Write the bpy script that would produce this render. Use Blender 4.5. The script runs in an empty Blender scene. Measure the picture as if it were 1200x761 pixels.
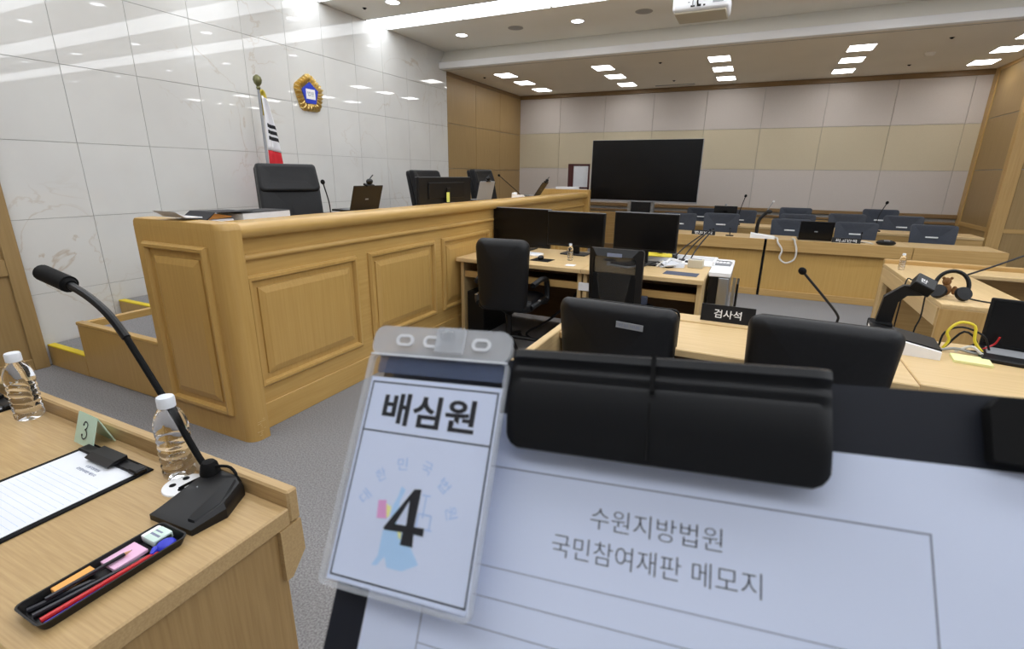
import bpy, bmesh, math, random
from mathutils import Vector, Matrix

random.seed(4)
PI = math.pi
COL = bpy.context.scene.collection
SC = bpy.context.scene

# ------------------------------------------------------------------ camera
cam_data = bpy.data.cameras.new('camera')
cam = bpy.data.objects.new('camera', cam_data)
COL.objects.link(cam)
SC.camera = cam
yaw, pitch, roll = (math.radians(a) for a in (-25.4519474, 16.87704765, -0.74632995))
fw = Vector((math.sin(yaw) * math.cos(pitch), math.cos(yaw) * math.cos(pitch), -math.sin(pitch)))
rt = Vector((math.cos(yaw), -math.sin(yaw), 0))
dn = fw.cross(rt)
r2 = rt * math.cos(roll) + dn * math.sin(roll)
d2 = -rt * math.sin(roll) + dn * math.cos(roll)
CM = Matrix.Identity(4)
for i in range(3):
    CM[i][0], CM[i][1], CM[i][2] = r2[i], -d2[i], -fw[i]
CM[2][3] = 1.5
cam.matrix_world = CM
cam_data.sensor_width = 36
cam_data.sensor_fit = 'HORIZONTAL'
cam_data.lens = 581.23 / 1200 * 36
cam_data.clip_start = 0.02
cam_data.dof.use_dof = True
cam_data.dof.focus_distance = 2.6
cam_data.dof.aperture_fstop = 15

# ------------------------------------------------------------------ light and exposure
world = bpy.data.worlds.new('world')
SC.world = world
world.use_nodes = True
world.node_tree.nodes['Background'].inputs[0].default_value = (0.75, 0.8, 0.9, 1)
world.node_tree.nodes['Background'].inputs[1].default_value = 0.1
SC.view_settings.view_transform = 'Standard'
SC.view_settings.look = 'None'
SC.view_settings.gamma = 1
SC.view_settings.exposure = 0.0
STRIP_E, SQUARE_E, DOWN_E = 4.9, 14.0, 12.0


# ------------------------------------------------------------------ materials
def lin(c):
    return tuple((v / 255 / 12.92 if v / 255 <= 0.04045 else ((v / 255 + 0.055) / 1.055) ** 2.4) for v in c) + (1,)


def base_mat(name, rgb, rough=0.5, metal=0.0, spec=0.5):
    m = bpy.data.materials.new(name)
    m.use_nodes = True
    b = m.node_tree.nodes['Principled BSDF']
    b.inputs['Base Color'].default_value = lin(rgb)
    b.inputs['Roughness'].default_value = rough
    b.inputs['Metallic'].default_value = metal
    b.inputs['Specular IOR Level'].default_value = spec
    return m


def node(m, kind, **kw):
    n = m.node_tree.nodes.new(kind)
    for k, v in kw.items():
        setattr(n, k, v)
    return n


def noise_mat(name, c1, c2, scale=(1, 1, 1), nscale=5.0, rough=0.5, detail=4, bump=0.0, lo=0.3, hi=0.7, spec=0.5, tint=0.0, metal=0.0):
    """colour mottled between c1 and c2 by world-position noise, stretched by scale"""
    m = base_mat(name, c1, rough, metal, spec)
    L = m.node_tree.links
    b = m.node_tree.nodes['Principled BSDF']
    g = node(m, 'ShaderNodeNewGeometry')
    mp = node(m, 'ShaderNodeMapping')
    mp.inputs['Scale'].default_value = scale
    nz = node(m, 'ShaderNodeTexNoise')
    nz.inputs['Scale'].default_value = nscale
    nz.inputs['Detail'].default_value = detail
    cr = node(m, 'ShaderNodeValToRGB')
    cr.color_ramp.elements[0].position = lo
    cr.color_ramp.elements[1].position = hi
    cr.color_ramp.elements[0].color = lin(c1)
    cr.color_ramp.elements[1].color = lin(c2)
    L.new(g.outputs['Position'], mp.inputs['Vector'])
    L.new(mp.outputs['Vector'], nz.inputs['Vector'])
    L.new(nz.outputs['Fac'], cr.inputs['Fac'])
    out = cr.outputs['Color']
    if tint:
        oi = node(m, 'ShaderNodeObjectInfo')
        mr = node(m, 'ShaderNodeMapRange')
        mr.inputs['To Min'].default_value = 1 - tint
        mr.inputs['To Max'].default_value = 1 + tint
        hs = node(m, 'ShaderNodeHueSaturation')
        L.new(oi.outputs['Random'], mr.inputs['Value'])
        L.new(mr.outputs['Result'], hs.inputs['Value'])
        L.new(out, hs.inputs['Color'])
        out = hs.outputs['Color']
    L.new(out, b.inputs['Base Color'])
    if bump:
        bp = node(m, 'ShaderNodeBump')
        bp.inputs['Strength'].default_value = bump
        bp.inputs['Distance'].default_value = 0.004
        L.new(nz.outputs['Fac'], bp.inputs['Height'])
        L.new(bp.outputs['Normal'], b.inputs['Normal'])
    return m


def wood(name, c1, c2, axis, rough=0.4, s=60, tint=0.0):
    sc = {'x': (0.04, 1, 1), 'y': (1, 0.04, 1), 'z': (1, 1, 0.04)}[axis]
    return noise_mat(name, c1, c2, sc, s, rough, 5, 0.04, 0.3, 0.72, 0.4, tint)


def marble():
    m = noise_mat('marble', (214, 213, 210), (222, 222, 219), (1, 1, 1), 1.6, 0.015, 5, 0, 0.3, 0.7, 0.6, 0.02)
    L = m.node_tree.links
    b = m.node_tree.nodes['Principled BSDF']
    src = b.inputs['Base Color'].links[0].from_socket
    g = node(m, 'ShaderNodeNewGeometry')
    w = node(m, 'ShaderNodeTexNoise')
    w.inputs['Scale'].default_value = 1.1
    w.inputs['Detail'].default_value = 7
    w.inputs['Distortion'].default_value = 1.6
    L.new(g.outputs['Position'], w.inputs['Vector'])
    cr = node(m, 'ShaderNodeValToRGB')
    e = cr.color_ramp.elements
    e[0].position, e[0].color = 0.488, (0, 0, 0, 1)
    e[1].position, e[1].color = 0.512, (0, 0, 0, 1)
    k = e.new(0.5)
    k.color = (1, 1, 1, 1)
    n2 = node(m, 'ShaderNodeTexNoise')
    n2.inputs['Scale'].default_value = 0.9
    L.new(g.outputs['Position'], n2.inputs['Vector'])
    c2 = node(m, 'ShaderNodeValToRGB')
    c2.color_ramp.elements[0].position = 0.5
    c2.color_ramp.elements[1].position = 0.75
    L.new(n2.outputs['Fac'], c2.inputs['Fac'])
    ml = node(m, 'ShaderNodeMath', operation='MULTIPLY')
    L.new(w.outputs['Fac'], cr.inputs['Fac'])
    L.new(cr.outputs['Color'], ml.inputs[0])
    L.new(c2.outputs['Color'], ml.inputs[1])
    mx = node(m, 'ShaderNodeMix', data_type='RGBA')
    L.new(ml.outputs[0], mx.inputs['Factor'])
    L.new(src, mx.inputs['A'])
    mx.inputs['B'].default_value = lin((190, 176, 158))
    L.new(mx.outputs['Result'], b.inputs['Base Color'])
    return m


def glow(name, rgb, e):
    m = bpy.data.materials.new(name)
    m.use_nodes = True
    b = m.node_tree.nodes['Principled BSDF']
    b.inputs['Base Color'].default_value = lin(rgb)
    b.inputs['Emission Color'].default_value = lin(rgb)
    b.inputs['Emission Strength'].default_value = e
    return m


def glass(name, rgb, rough=0.0, ior=1.33, alpha=1.0):
    m = base_mat(name, rgb, rough)
    b = m.node_tree.nodes['Principled BSDF']
    b.inputs['Transmission Weight'].default_value = 1
    b.inputs['IOR'].default_value = ior
    b.inputs['Alpha'].default_value = alpha
    return m


OAK1, OAK2 = (178, 143, 88), (192, 158, 102)
M = dict(
    oak_x=wood('oak_x', OAK1, OAK2, 'x'), oak_y=wood('oak_y', OAK1, OAK2, 'y'), oak_z=wood('oak_z', OAK1, OAK2, 'z'),
    bench_y=wood('bench_y', (190, 153, 89), (201, 165, 100), 'y', 0.26), bench_z=wood('bench_z', (186, 149, 85), (195, 159, 95), 'z', 0.3),
    desk_x=wood('desk_x', (170, 140, 96), (188, 159, 113), 'x', 0.4, 260), desk_y=wood('desk_y', (170, 140, 96), (188, 159, 113), 'y', 0.4, 260),
    desk_z=wood('desk_z', (152, 121, 76), (168, 137, 90), 'z', 0.42, 160),
    maple_x=wood('maple_x', (204, 174, 124), (217, 188, 140), 'x', 0.38), maple_y=wood('maple_y', (204, 174, 124), (217, 188, 140), 'y', 0.38),
    maple_z=wood('maple_z', (196, 166, 116), (210, 181, 131), 'z', 0.4),
    wall_wood=wood('wall_wood', (152, 125, 82), (163, 136, 92), 'z', 0.42, 60, 0.03),
    crown_wood=wood('crown_wood', (128, 101, 66), (142, 114, 76), 'x', 0.4),
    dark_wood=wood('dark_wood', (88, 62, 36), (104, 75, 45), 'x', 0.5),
    red_wood=wood('red_wood', (66, 26, 26), (82, 34, 32), 'z', 0.4),
    marble=marble(), joint=base_mat('joint', (166, 164, 160), 0.8),
    fabric_pink=noise_mat('fabric_pink', (198, 190, 184), (205, 197, 191), (1, 1, 1), 180, 0.9, 2, 0.1, 0.3, 0.7, 0.2, 0.02),
    fabric_tan=noise_mat('fabric_tan', (198, 187, 162), (205, 194, 169), (1, 1, 1), 180, 0.9, 2, 0.1, 0.3, 0.7, 0.2, 0.02),
    fabric_grey=noise_mat('fabric_grey', (206, 206, 208), (212, 212, 214), (1, 1, 1), 150, 0.9, 2),
    carpet=noise_mat('carpet', (118, 117, 119), (150, 149, 150), (1, 1, 1), 130, 0.95, 3, 0.3, 0.35, 0.65, 0.1),
    ceil=noise_mat('ceiling_paint', (242, 240, 232), (244, 242, 235), (1, 1, 1), 2, 0.85, 2), soffit=noise_mat('soffit_paint', (232, 225, 211), (235, 228, 214), (1, 1, 1), 2, 0.85, 2),
    white=base_mat('white_paint', (243, 243, 244), 0.6), grey=base_mat('grey_plastic', (150, 152, 156), 0.4), steel=base_mat('brushed_steel', (176, 180, 184), 0.3, 1.0),
    lamp=glow('lamp_diffuser', (246, 250, 255), STRIP_E), square=glow('square_diffuser', (250, 249, 248), SQUARE_E), down=glow('downlight_diffuser', (246, 249, 255), DOWN_E),
    leather=noise_mat('black_leather', (10, 11, 14), (14, 15, 19), (1, 1, 1), 60, 0.45, 4, 0.12, spec=0.35), shell=base_mat('black_shell', (11, 11, 13), 0.42, 0, 0.3),
    slate=noise_mat('slate_plastic', (52, 58, 70), (58, 64, 76), (1, 1, 1), 30, 0.5, 2), black=base_mat('black_plastic', (13, 13, 15), 0.42, 0, 0.35),
    matt=base_mat('matt_black', (9, 9, 10), 0.75, 0, 0.2), screen=base_mat('dark_screen', (9, 9, 11), 0.25, 0, 0.3), brown=base_mat('brown_black_lid', (36, 29, 23), 0.4, 0, 0.3),
    chrome=base_mat('chrome', (210, 212, 214), 0.2, 1.0), gold=base_mat('gold', (206, 178, 112), 0.28, 0.8), blue=base_mat('emblem_blue', (36, 62, 190), 0.4),
    paper_white=noise_mat('paper_white', (224, 227, 233), (228, 231, 237), (1, 1, 1), 12, 0.75, 2), paper=noise_mat('paper', (205, 214, 236), (210, 219, 241), (1, 1, 1), 12, 0.75, 2), ink=base_mat('ink', (28, 28, 34), 0.7), pale_ink=base_mat('pale_ink', (128, 136, 158), 0.8),  # paper: bluish shade on the held sheet and card put into the colour
    line=base_mat('printed_line', (120, 124, 140), 0.8), pale_blue=base_mat('pale_blue_print', (172, 206, 240), 0.75), pale_pink=base_mat('pale_pink_print', (222, 160, 206), 0.75), pale_yellow=base_mat('pale_yellow_print', (232, 230, 150), 0.75),
    pale_letter=base_mat('pale_letter_print', (168, 194, 232), 0.75),
    yellow=base_mat('safety_yellow', (222, 196, 40), 0.6), note=base_mat('note_yellow', (236, 236, 120), 0.8), pad_yellow=base_mat('pad_yellow', (236, 236, 170), 0.8),
    pink=base_mat('pink_note', (232, 186, 216), 0.8), orange=base_mat('orange_note', (240, 170, 90), 0.8), red=base_mat('red_pen', (190, 30, 34), 0.35), pen_blue=base_mat('blue_pen', (58, 56, 176), 0.35),
    cap_blue=base_mat('royal_blue', (40, 50, 190), 0.4), mint=base_mat('mint', (206, 226, 216), 0.6), green_board=base_mat('pale_green_board', (196, 222, 200), 0.3), flag_red=base_mat('flag_red', (206, 38, 48), 0.8),
    cloth=base_mat('flag_white', (232, 232, 236), 0.85), fringe=base_mat('gold_fringe', (206, 186, 70), 0.7), olive=base_mat('olive_metal', (120, 120, 84), 0.35, 0.6),
    water=glass('water_bottle', (252, 253, 255), 0.02, 1.3), cap=base_mat('frosted_cap', (226, 230, 236), 0.35),
    vinyl=base_mat('clear_vinyl', (206, 210, 216), 0.1), vinyl_rim=base_mat('vinyl_rim', (216, 220, 226), 0.15), vinyl_thick=base_mat('vinyl_thick', (236, 239, 244), 0.12), sleeve=base_mat('smoky_sleeve', (96, 108, 136), 0.15), film=glass('clear_film', (248, 250, 255), 0.03, 1.3, 0.15), acrylic=glass('clear_acrylic', (244, 248, 252), 0.05, 1.45, 0.6),
    board=base_mat('clipboard_black', (24, 27, 36), 0.5, 0, 0.3), clip=base_mat('clip_black', (9, 11, 15), 0.4, 0, 0.3), mesh=base_mat('mesh_back', (34, 33, 32), 0.8),
    pencil=base_mat('pencil_black', (26, 26, 34), 0.3), tip=base_mat('pencil_wood', (196, 150, 110), 0.7), sign=base_mat('sign_black', (16, 16, 18), 0.35), white_letter=base_mat('white_letter', (230, 230, 230), 0.6),
    cable_white=base_mat('cable_white', (216, 212, 204), 0.5), cable_yellow=base_mat('cable_yellow', (226, 206, 50), 0.45), cable_green=base_mat('cable_green', (40, 120, 96), 0.5), cable_grey=base_mat('cable_grey', (150, 152, 150), 0.5),
    bear=noise_mat('tan_plush', (112, 76, 40), (140, 98, 54), (1, 1, 1), 90, 0.9, 3, 0.3), projector=base_mat('projector_white', (232, 233, 236), 0.5), beige=base_mat('projector_under', (196, 188, 168), 0.6), pad_blue=base_mat('mouse_pad', (70, 78, 100), 0.7),
)
for k_, a_ in (('vinyl', 0.42), ('sleeve', 0.55), ('vinyl_rim', 0.3), ('vinyl_thick', 0.8)):
    M[k_].node_tree.nodes['Principled BSDF'].inputs['Alpha'].default_value = a_
# woven mesh of the mesh chair: a see-through weave
mm = M['mesh']
mm.node_tree.nodes['Principled BSDF'].inputs['Alpha'].default_value = 0.72


# ------------------------------------------------------------------ mesh builder
class B:
    def __init__(s):
        s.b = bmesh.new()

    def box(s, x0, y0, z0, x1, y1, z1, bev=0.0, seg=1):
        r = bmesh.ops.create_cube(s.b, size=1)
        for v in r['verts']:
            v.co = Vector(((x0 + x1) / 2 + v.co.x * (x1 - x0), (y0 + y1) / 2 + v.co.y * (y1 - y0), (z0 + z1) / 2 + v.co.z * (z1 - z0)))
        if bev:
            ed = list({e for v in r['verts'] for e in v.link_edges})
            bmesh.ops.bevel(s.b, geom=ed, offset=bev, segments=seg, affect='EDGES', profile=0.5)
        return s

    def loops(s, ls, cap0=True, cap1=True, close=True):
        vs = [[s.b.verts.new(p) for p in l] for l in ls]
        n = len(vs[0])
        for a, c in zip(vs, vs[1:]):
            for i in range(n if close else n - 1):
                j = (i + 1) % n
                s.b.faces.new((a[i], a[j], c[j], c[i]))
        if cap0:
            s.b.faces.new(vs[0][::-1])
        if cap1:
            s.b.faces.new(vs[-1])
        return s

    def prism(s, poly, axis, a, c, f=None):
        """polygon (two coordinates in axis order) pushed along axis from a to c"""
        def P(p, h):
            return {'x': (h, p[0], p[1]), 'y': (p[0], h, p[1]), 'z': (p[0], p[1], h)}[axis]
        return s.loops([[P(p, a) for p in poly], [P(p, c) for p in poly]])

    def lathe(s, prof, n=20, c=(0, 0, 0), cap0=True, cap1=True):
        ls = [[(c[0] + r * math.cos(2 * PI * i / n), c[1] + r * math.sin(2 * PI * i / n), c[2] + z) for i in range(n)] for r, z in prof]
        return s.loops(ls, cap0, cap1)

    def tube(s, pts, r, n=8, smooth=4, r1=None):
        pts = [Vector(p) for p in pts]
        if smooth and len(pts) > 2:
            q = [pts[0] * 2 - pts[1]] + pts + [pts[-1] * 2 - pts[-2]]
            out = []
            for i in range(1, len(q) - 2):
                a, b_, c, d = q[i - 1:i + 3]
                for k in range(smooth):
                    t = k / smooth
                    out.append(0.5 * ((2 * b_) + (c - a) * t + (2 * a - 5 * b_ + 4 * c - d) * t * t + (3 * b_ - a - 3 * c + d) * t ** 3))
            pts = out + [pts[-1]]
        ls = []
        t0 = (pts[1] - pts[0]).normalized()
        u = t0.orthogonal().normalized()
        m = len(pts)
        for i, p in enumerate(pts):
            t = (pts[min(i + 1, m - 1)] - pts[max(i - 1, 0)]).normalized()
            u = (u - t * u.dot(t)).normalized()
            w = t.cross(u)
            rr = r if r1 is None else r + (r1 - r) * i / (m - 1)
            ls.append([p + (u * math.cos(2 * PI * k / n) + w * math.sin(2 * PI * k / n)) * rr for k in range(n)])
        return s.loops(ls)

    def cushion(s, poly, t, r, bend=lambda x, z: 0.0, rings=3):
        """padded slab: outline poly in (x,z), thickness t along y, rounded edge r"""
        cx = sum(p[0] for p in poly) / len(poly)
        cz = sum(p[1] for p in poly) / len(poly)
        w = max(abs(p[0] - cx) for p in poly)
        h = max(abs(p[1] - cz) for p in poly)

        def ring(ins, y):
            fx, fz = 1 - ins / w, 1 - ins / h
            o = []
            for p in poly:
                x, z = cx + (p[0] - cx) * fx, cz + (p[1] - cz) * fz
                o.append((x, y + bend(x, z), z))
            return o
        ls = []
        mn = min(w, h)
        inner = [mn * 0.75, mn * 0.5, mn * 0.25]
        ls += [ring(max(i, r), -t / 2) for i in inner]
        for k in range(rings + 1):
            a = k / rings * PI / 2
            ls.append(ring(r * (1 - math.sin(a)), -t / 2 + r * (1 - math.cos(a))))
        for k in range(rings + 1):
            a = (1 - k / rings) * PI / 2
            ls.append(ring(r * (1 - math.sin(a)), t / 2 - r * (1 - math.cos(a))))
        ls += [ring(max(i, r), t / 2) for i in inner[::-1]]
        return s.loops(ls)

    def ball(s, c, r, seg=14, sc=(1, 1, 1)):
        q = bmesh.ops.create_uvsphere(s.b, u_segments=seg, v_segments=max(6, seg // 2), radius=r)
        for v in q['verts']:
            v.co = Vector((c[0] + v.co.x * sc[0], c[1] + v.co.y * sc[1], c[2] + v.co.z * sc[2]))
        return s

    def xf(s, mat):
        s.b.transform(mat)
        return s

    def mk(s, name, mat, parent=None, smooth=True, **props):
        me = bpy.data.meshes.new(name)
        bmesh.ops.recalc_face_normals(s.b, faces=s.b.faces)
        s.b.to_mesh(me)
        s.b.free()
        me.materials.append(M[mat] if isinstance(mat, str) else mat)
        if smooth:
            me.polygons.foreach_set('use_smooth', [True] * len(me.polygons))
            me.set_sharp_from_angle(angle=math.radians(35))
        o = bpy.data.objects.new(name, me)
        COL.objects.link(o)
        if parent:
            o.parent = parent
        for k, v in props.items():
            o[k] = v
        return o


def rrect(w0, w1, h, r, n=5, z0=0.0):
    """rounded outline, bottom width w0, top width w1, height h"""
    pts = []
    for cx, cz, a0 in ((w1 / 2 - r, z0 + h - r, 0), (-w1 / 2 + r, z0 + h - r, 90), (-w0 / 2 + r, z0 + r, 180), (w0 / 2 - r, z0 + r, 270)):
        for k in range(n + 1):
            a = math.radians(a0 + 90 * k / n)
            pts.append((cx + r * math.cos(a), cz + r * math.sin(a)))
    return pts


def thing(name, label, cat, loc=(0, 0, 0), rz=0.0, group=None, mat=None):
    o = bpy.data.objects.new(name, None)
    o.empty_display_size = 0.05
    COL.objects.link(o)
    if mat is not None:
        o.matrix_world = mat
    else:
        o.location = loc
        o.rotation_euler = (0, 0, rz)
    return tag(o, label, cat, group)


def tag(o, label, cat, group=None):
    o['label'] = label
    o['category'] = cat
    if group:
        o['group'] = group
    return o


def clone(root, loc, rz, label=None, group=None):
    c = root.copy()
    COL.objects.link(c)
    c.location = loc
    c.rotation_euler = (0, 0, rz)
    if label:
        c['label'] = label
    if group:
        c['group'] = group

    def rec(src, dst):
        for ch in list(src.children):
            k = ch.copy()
            COL.objects.link(k)
            k.parent = dst
            rec(ch, k)
    rec(root, c)
    return c


def inst(src, name, loc, parent=None):
    o = src.copy()
    o.name = name
    COL.objects.link(o)
    o.location = loc
    if parent:
        o.parent = parent
    return o


def structure(o):
    o['kind'] = 'structure'
    return o


def frame_mat(o, ux, uy):
    """4x4 with local x along ux, local y along uy at point o"""
    ux, uy = Vector(ux).normalized(), Vector(uy)
    uz = ux.cross(uy).normalized()
    uy = uz.cross(ux)
    m = Matrix.Identity(4)
    for i in range(3):
        m[i][0], m[i][1], m[i][2], m[i][3] = ux[i], uy[i], uz[i], o[i]
    return m


def text(s, w, h, mat, parent, m4, name='lettering', bold=0.0, ext=0.0004, shear=0.0):
    """lettering fitted into w x h, centred on the local origin of m4 (in the parent's space)"""
    cu = bpy.data.curves.new(name, 'FONT')
    cu.body = s
    cu.size = 1
    cu.extrude = 0.01
    cu.offset = bold
    cu.shear = shear
    cu.resolution_u = 3
    cu.align_x = 'CENTER'
    o = bpy.data.objects.new(name, cu)
    COL.objects.link(o)
    dg = bpy.context.evaluated_depsgraph_get()
    me = bpy.data.meshes.new_from_object(o.evaluated_get(dg))
    bpy.data.objects.remove(o)
    bpy.data.curves.remove(cu)
    xs = [v.co.x for v in me.vertices] or [0, 1]
    ys = [v.co.y for v in me.vertices] or [0, 1]
    x0, x1, y0, y1 = min(xs), max(xs), min(ys), max(ys)
    fx = w / (x1 - x0)
    fy = h / (y1 - y0)
    for v in me.vertices:
        v.co = Vector(((v.co.x - (x0 + x1) / 2) * fx, (v.co.y - (y0 + y1) / 2) * fy, ext * (1 if v.co.z > 0 else 0)))
    me.materials.clear()
    me.materials.append(M[mat])
    t = bpy.data.objects.new(name, me)
    COL.objects.link(t)
    if parent:
        t.parent = parent
    t.matrix_local = m4
    return t


# ================================================================== the room
XW, XE, YS, YN, ZC, ZS = -4.9, 9.0, -3.2, 10.6, 3.385, 3.107
structure(B().box(XW - 0.3, YS - 0.1, -0.1, XE + 0.1, YN + 0.1, 0).mk('floor', 'carpet'))
ceiling = structure(B().box(XW - 0.3, YS - 0.1, ZC, XE + 0.1, 7.6, ZC + 0.1).mk('ceiling', 'ceil'))
B().box(XW - 0.3, 7.5, ZS, XE + 0.1, YN + 0.1, ZS + 0.1).mk('soffit', 'soffit', ceiling)
B().prism([(7.5, 3.2), (7.6, ZC), (7.75, ZC), (7.75, 3.15), (7.5, 3.15)], 'x', XW - 0.1, XE).mk('cove', 'ceil', ceiling, False)
structure(B().box(XW, 7.44, ZS - 0.002, XE, 7.53, 3.2, 0.004).mk('trim_1', 'white'))
B().box(XW, 7.6, ZS - 0.003, XE, 7.612, ZS + 0.02).mk('shadow_gap', 'joint', ceiling, False)
structure(B().box(XE, YS, 0, XE + 0.1, YN, ZC).mk('wall_gallery', 'fabric_grey'))
structure(B().box(XW - 0.2, YS - 0.1, 0, XE, YS, ZC).mk('wall_front', 'fabric_grey'))

# marble wall: every tile a piece of its own
wall_left = structure(B().box(XW - 0.2, YS, 0, XW - 0.012, YN, ZC).mk('wall_left', 'joint'))
TW, TH, G = 0.539, 0.5642, 0.003
tile0 = None
for k in range(-1, 10):
    for r in range(6):
        y0, z0 = 2.264 + TW * k, r * TH
        if tile0 is None:
            tile0 = B().box(-0.012, G / 2, G / 2, 0, TW - G / 2, TH - G / 2, 0.0012).mk('marble_tile', 'marble', wall_left, False)
            tile0.location = (XW, y0, z0)
        else:
            inst(tile0, 'marble_tile', (XW, y0, z0))
# wooden wall beyond the marble, under the soffit
def panel_piece(name, mat, parent, ax, x, y, z, w, h, t=0.012, gap=0.006):
    """flat panel: 'x' faces +X, 'y' faces -Y, 'w' faces -X"""
    b = B()
    if ax == 'x':
        b.box(x, y + gap / 2, z + gap / 2, x + t, y + w - gap / 2, z + h - gap / 2, 0.002)
    elif ax == 'w':
        b.box(x - t, y + gap / 2, z + gap / 2, x, y + w - gap / 2, z + h - gap / 2, 0.002)
    else:
        b.box(x + gap / 2, y - t, z + gap / 2, x + w - gap / 2, y, z + h - gap / 2, 0.002)
    return b.mk(name, mat, parent, False)


for i, y in enumerate((7.656, 8.63, 9.61)):
    for z, h in ((0.0, 0.84), (0.84, 0.74), (1.58, 0.735), (2.315, 0.73)):
        panel_piece('wood_panel', 'wall_wood', wall_left, 'x', XW - 0.012, y, z, (0.974, 0.98, 0.99)[i], h)
B().box(XW - 0.01, 7.656, 3.045, XW + 0.006, YN, ZS, 0.002).mk('top_rail', 'crown_wood', wall_left)
# wooden wall towards the jury (left edge of the picture)
B().box(XW - 0.01, YS, 0, XW + 0.03, 1.725, ZC).mk('wood_panel', 'wall_wood', wall_left)
for y0, y1 in ((1.63, 1.725), (0.55, 0.66)):
    B().box(XW, y0, 0, XW + 0.05, y1, ZC, 0.003).mk('stile', 'wall_wood', wall_left)
for z0, z1 in ((0, 0.09), (0.74, 0.86), (2.0, 2.1)):
    B().box(XW, 0.66, z0, XW + 0.047, 1.63, z1, 0.003).mk('rail', 'wall_wood', wall_left)

# back wall: fabric panels, dado, crown
wall_back = structure(B().box(XW - 0.2, YN, 0, XE, YN + 0.1, ZS).mk('wall_back', 'joint'))
xs = [XW - 0.01] + [-3.977 + 0.9632 * i for i in range(8)] + [3.0]
xs[-2] = 2.766
for i in range(len(xs) - 1):
    for z0, z1, mt in ((0.95, 1.635, 'fabric_pink'), (1.635, 2.343, 'fabric_tan'), (2.343, 3.035, 'fabric_pink')):
        panel_piece('fabric_panel', mt, wall_back, 'y', xs[i], YN, z0, xs[i + 1] - xs[i], z1 - z0, 0.015, 0.005)
    panel_piece('dado_panel', 'oak_x', wall_back, 'y', xs[i], YN, 0.1, xs[i + 1] - xs[i], 0.68, 0.02, 0.01)
structure(B().box(XW, YN - 0.045, 3.03, 3.0, YN, ZS, 0.006).mk('trim_2', 'crown_wood'))
dr = structure(B().box(XW, YN - 0.05, 0.885, 3.0, YN, 0.95, 0.008).mk('trim_3', 'crown_wood'))
B().box(XW, YN - 0.035, 0.79, 3.0, YN, 0.83, 0.006).mk('moulding', 'crown_wood', dr)
structure(B().box(XW, YN - 0.03, 0, 3.0, YN, 0.1, 0.004).mk('baseboard_back', 'crown_wood'))

# projecting wall on the right
wall_right = structure(B().box(2.995, 9.215, 0, XE, YN, ZS).mk('wall_right', 'joint'))
for z0, z1 in ((0, 0.8), (0.86, 1.64), (1.65, 2.385), (2.395, 3.06)):
    B().box(2.985, 9.32, z0, 2.999, 10.42, z1, 0.003).mk('wood_panel', 'wall_wood', wall_right, False)
    for x0, x1 in ((3.13, 4.4), (4.5, 5.8), (5.9, 7.2), (7.3, 8.6)):
        B().box(x0, 9.203, z0, x1, 9.22, z1, 0.003).mk('wood_panel', 'wall_wood', wall_right, False)
for y0, y1 in ((9.232, 9.315), (10.425, 10.6)):
    B().box(2.968, y0, 0, 3.02, y1, ZS, 0.004).mk('stile', 'oak_z', wall_right)
for x0, x1 in ((2.968, 3.125), (4.405, 4.495), (5.805, 5.895), (7.205, 7.295)):
    B().box(x0, 9.19, 0, x1, 9.23, ZS, 0.004).mk('stile', 'oak_z', wall_right)
for z0, z1 in ((0.8, 0.86), (3.06, ZS)):
    B().box(2.975, 9.3, z0, 3.01, 10.45, z1, 0.003).mk('rail', 'oak_y', wall_right)
    B().box(3.1, 9.195, z0, XE, 9.23, z1, 0.003).mk('rail', 'oak_x', wall_right)

# ------------------------------------------------------------------ ceiling fittings
row_words_ = ['whose far end shows in the picture', 'mirrored as the middle band in the marble', 'mirrored as the upper band in the marble', 'overhead nearest the jury desk', 'behind the photographer over the jury']
row_words = row_words_ + ['added unseen behind the camera to brighten the memo']  # last row is an unseen extra that lightens the held sheet
for i, (y, wd) in enumerate(zip((5.74, 4.5, 3.2, 1.8, 0.4, -0.9), row_words)):
    t = thing('light_strip', 'row of white ceiling light panels ' + wd, 'ceiling light', (XW + 0.02, y, ZC), group='light rows in the ceiling')
    d = None
    for k in range(11):
        if d is None:
            d = B().box(0, 0, -0.006, 1.175, 0.45, -0.001, 0.002).mk('diffuser', 'lamp', t, False)
        else:
            q = inst(d, 'diffuser', (1.205 * k, 0, 0))
    B().box(-0.005, -0.012, -0.004, 13.26, 0, 0).box(-0.005, 0.45, -0.004, 13.26, 0.462, 0).mk('frame', 'grey', t, False)
dl0 = None
col_words = {-4.1: 'against the marble wall', -2.38: 'second from the marble wall', -0.66: 'third from the marble wall', 1.06: 'fourth from the marble wall', 2.78: 'fifth from the marble wall', 4.5: 'sixth from the marble wall'}
for y, yw in ((6.83, 'along the ceiling step'), (5.3, 'behind the first light strip'), (3.95, 'behind the second light strip')):
    for x, xwd in col_words.items():
        lab = 'round recessed downlight ' + yw + ', ' + xwd
        if dl0 is None:
            dl0 = thing('downlight', lab, 'downlight', (x, y, ZC), group='round ceiling downlights')
            B().lathe([(0.0, -0.004), (0.075, -0.004), (0.078, -0.001)], 20, cap0=False, cap1=False).mk('bulb', 'down', dl0)
            B().lathe([(0.076, -0.001), (0.078, -0.008), (0.092, -0.006), (0.096, 0)], 20, cap0=False, cap1=False).mk('trim_ring', 'white', dl0)
        else:
            clone(dl0, (x, y, ZC), 0, lab)
sq0 = None
colw = ['first column from the left', 'second column from the left', 'third column from the left', 'fourth column from the left', 'fifth column by the wooden pier', 'sixth column out of frame']
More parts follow.
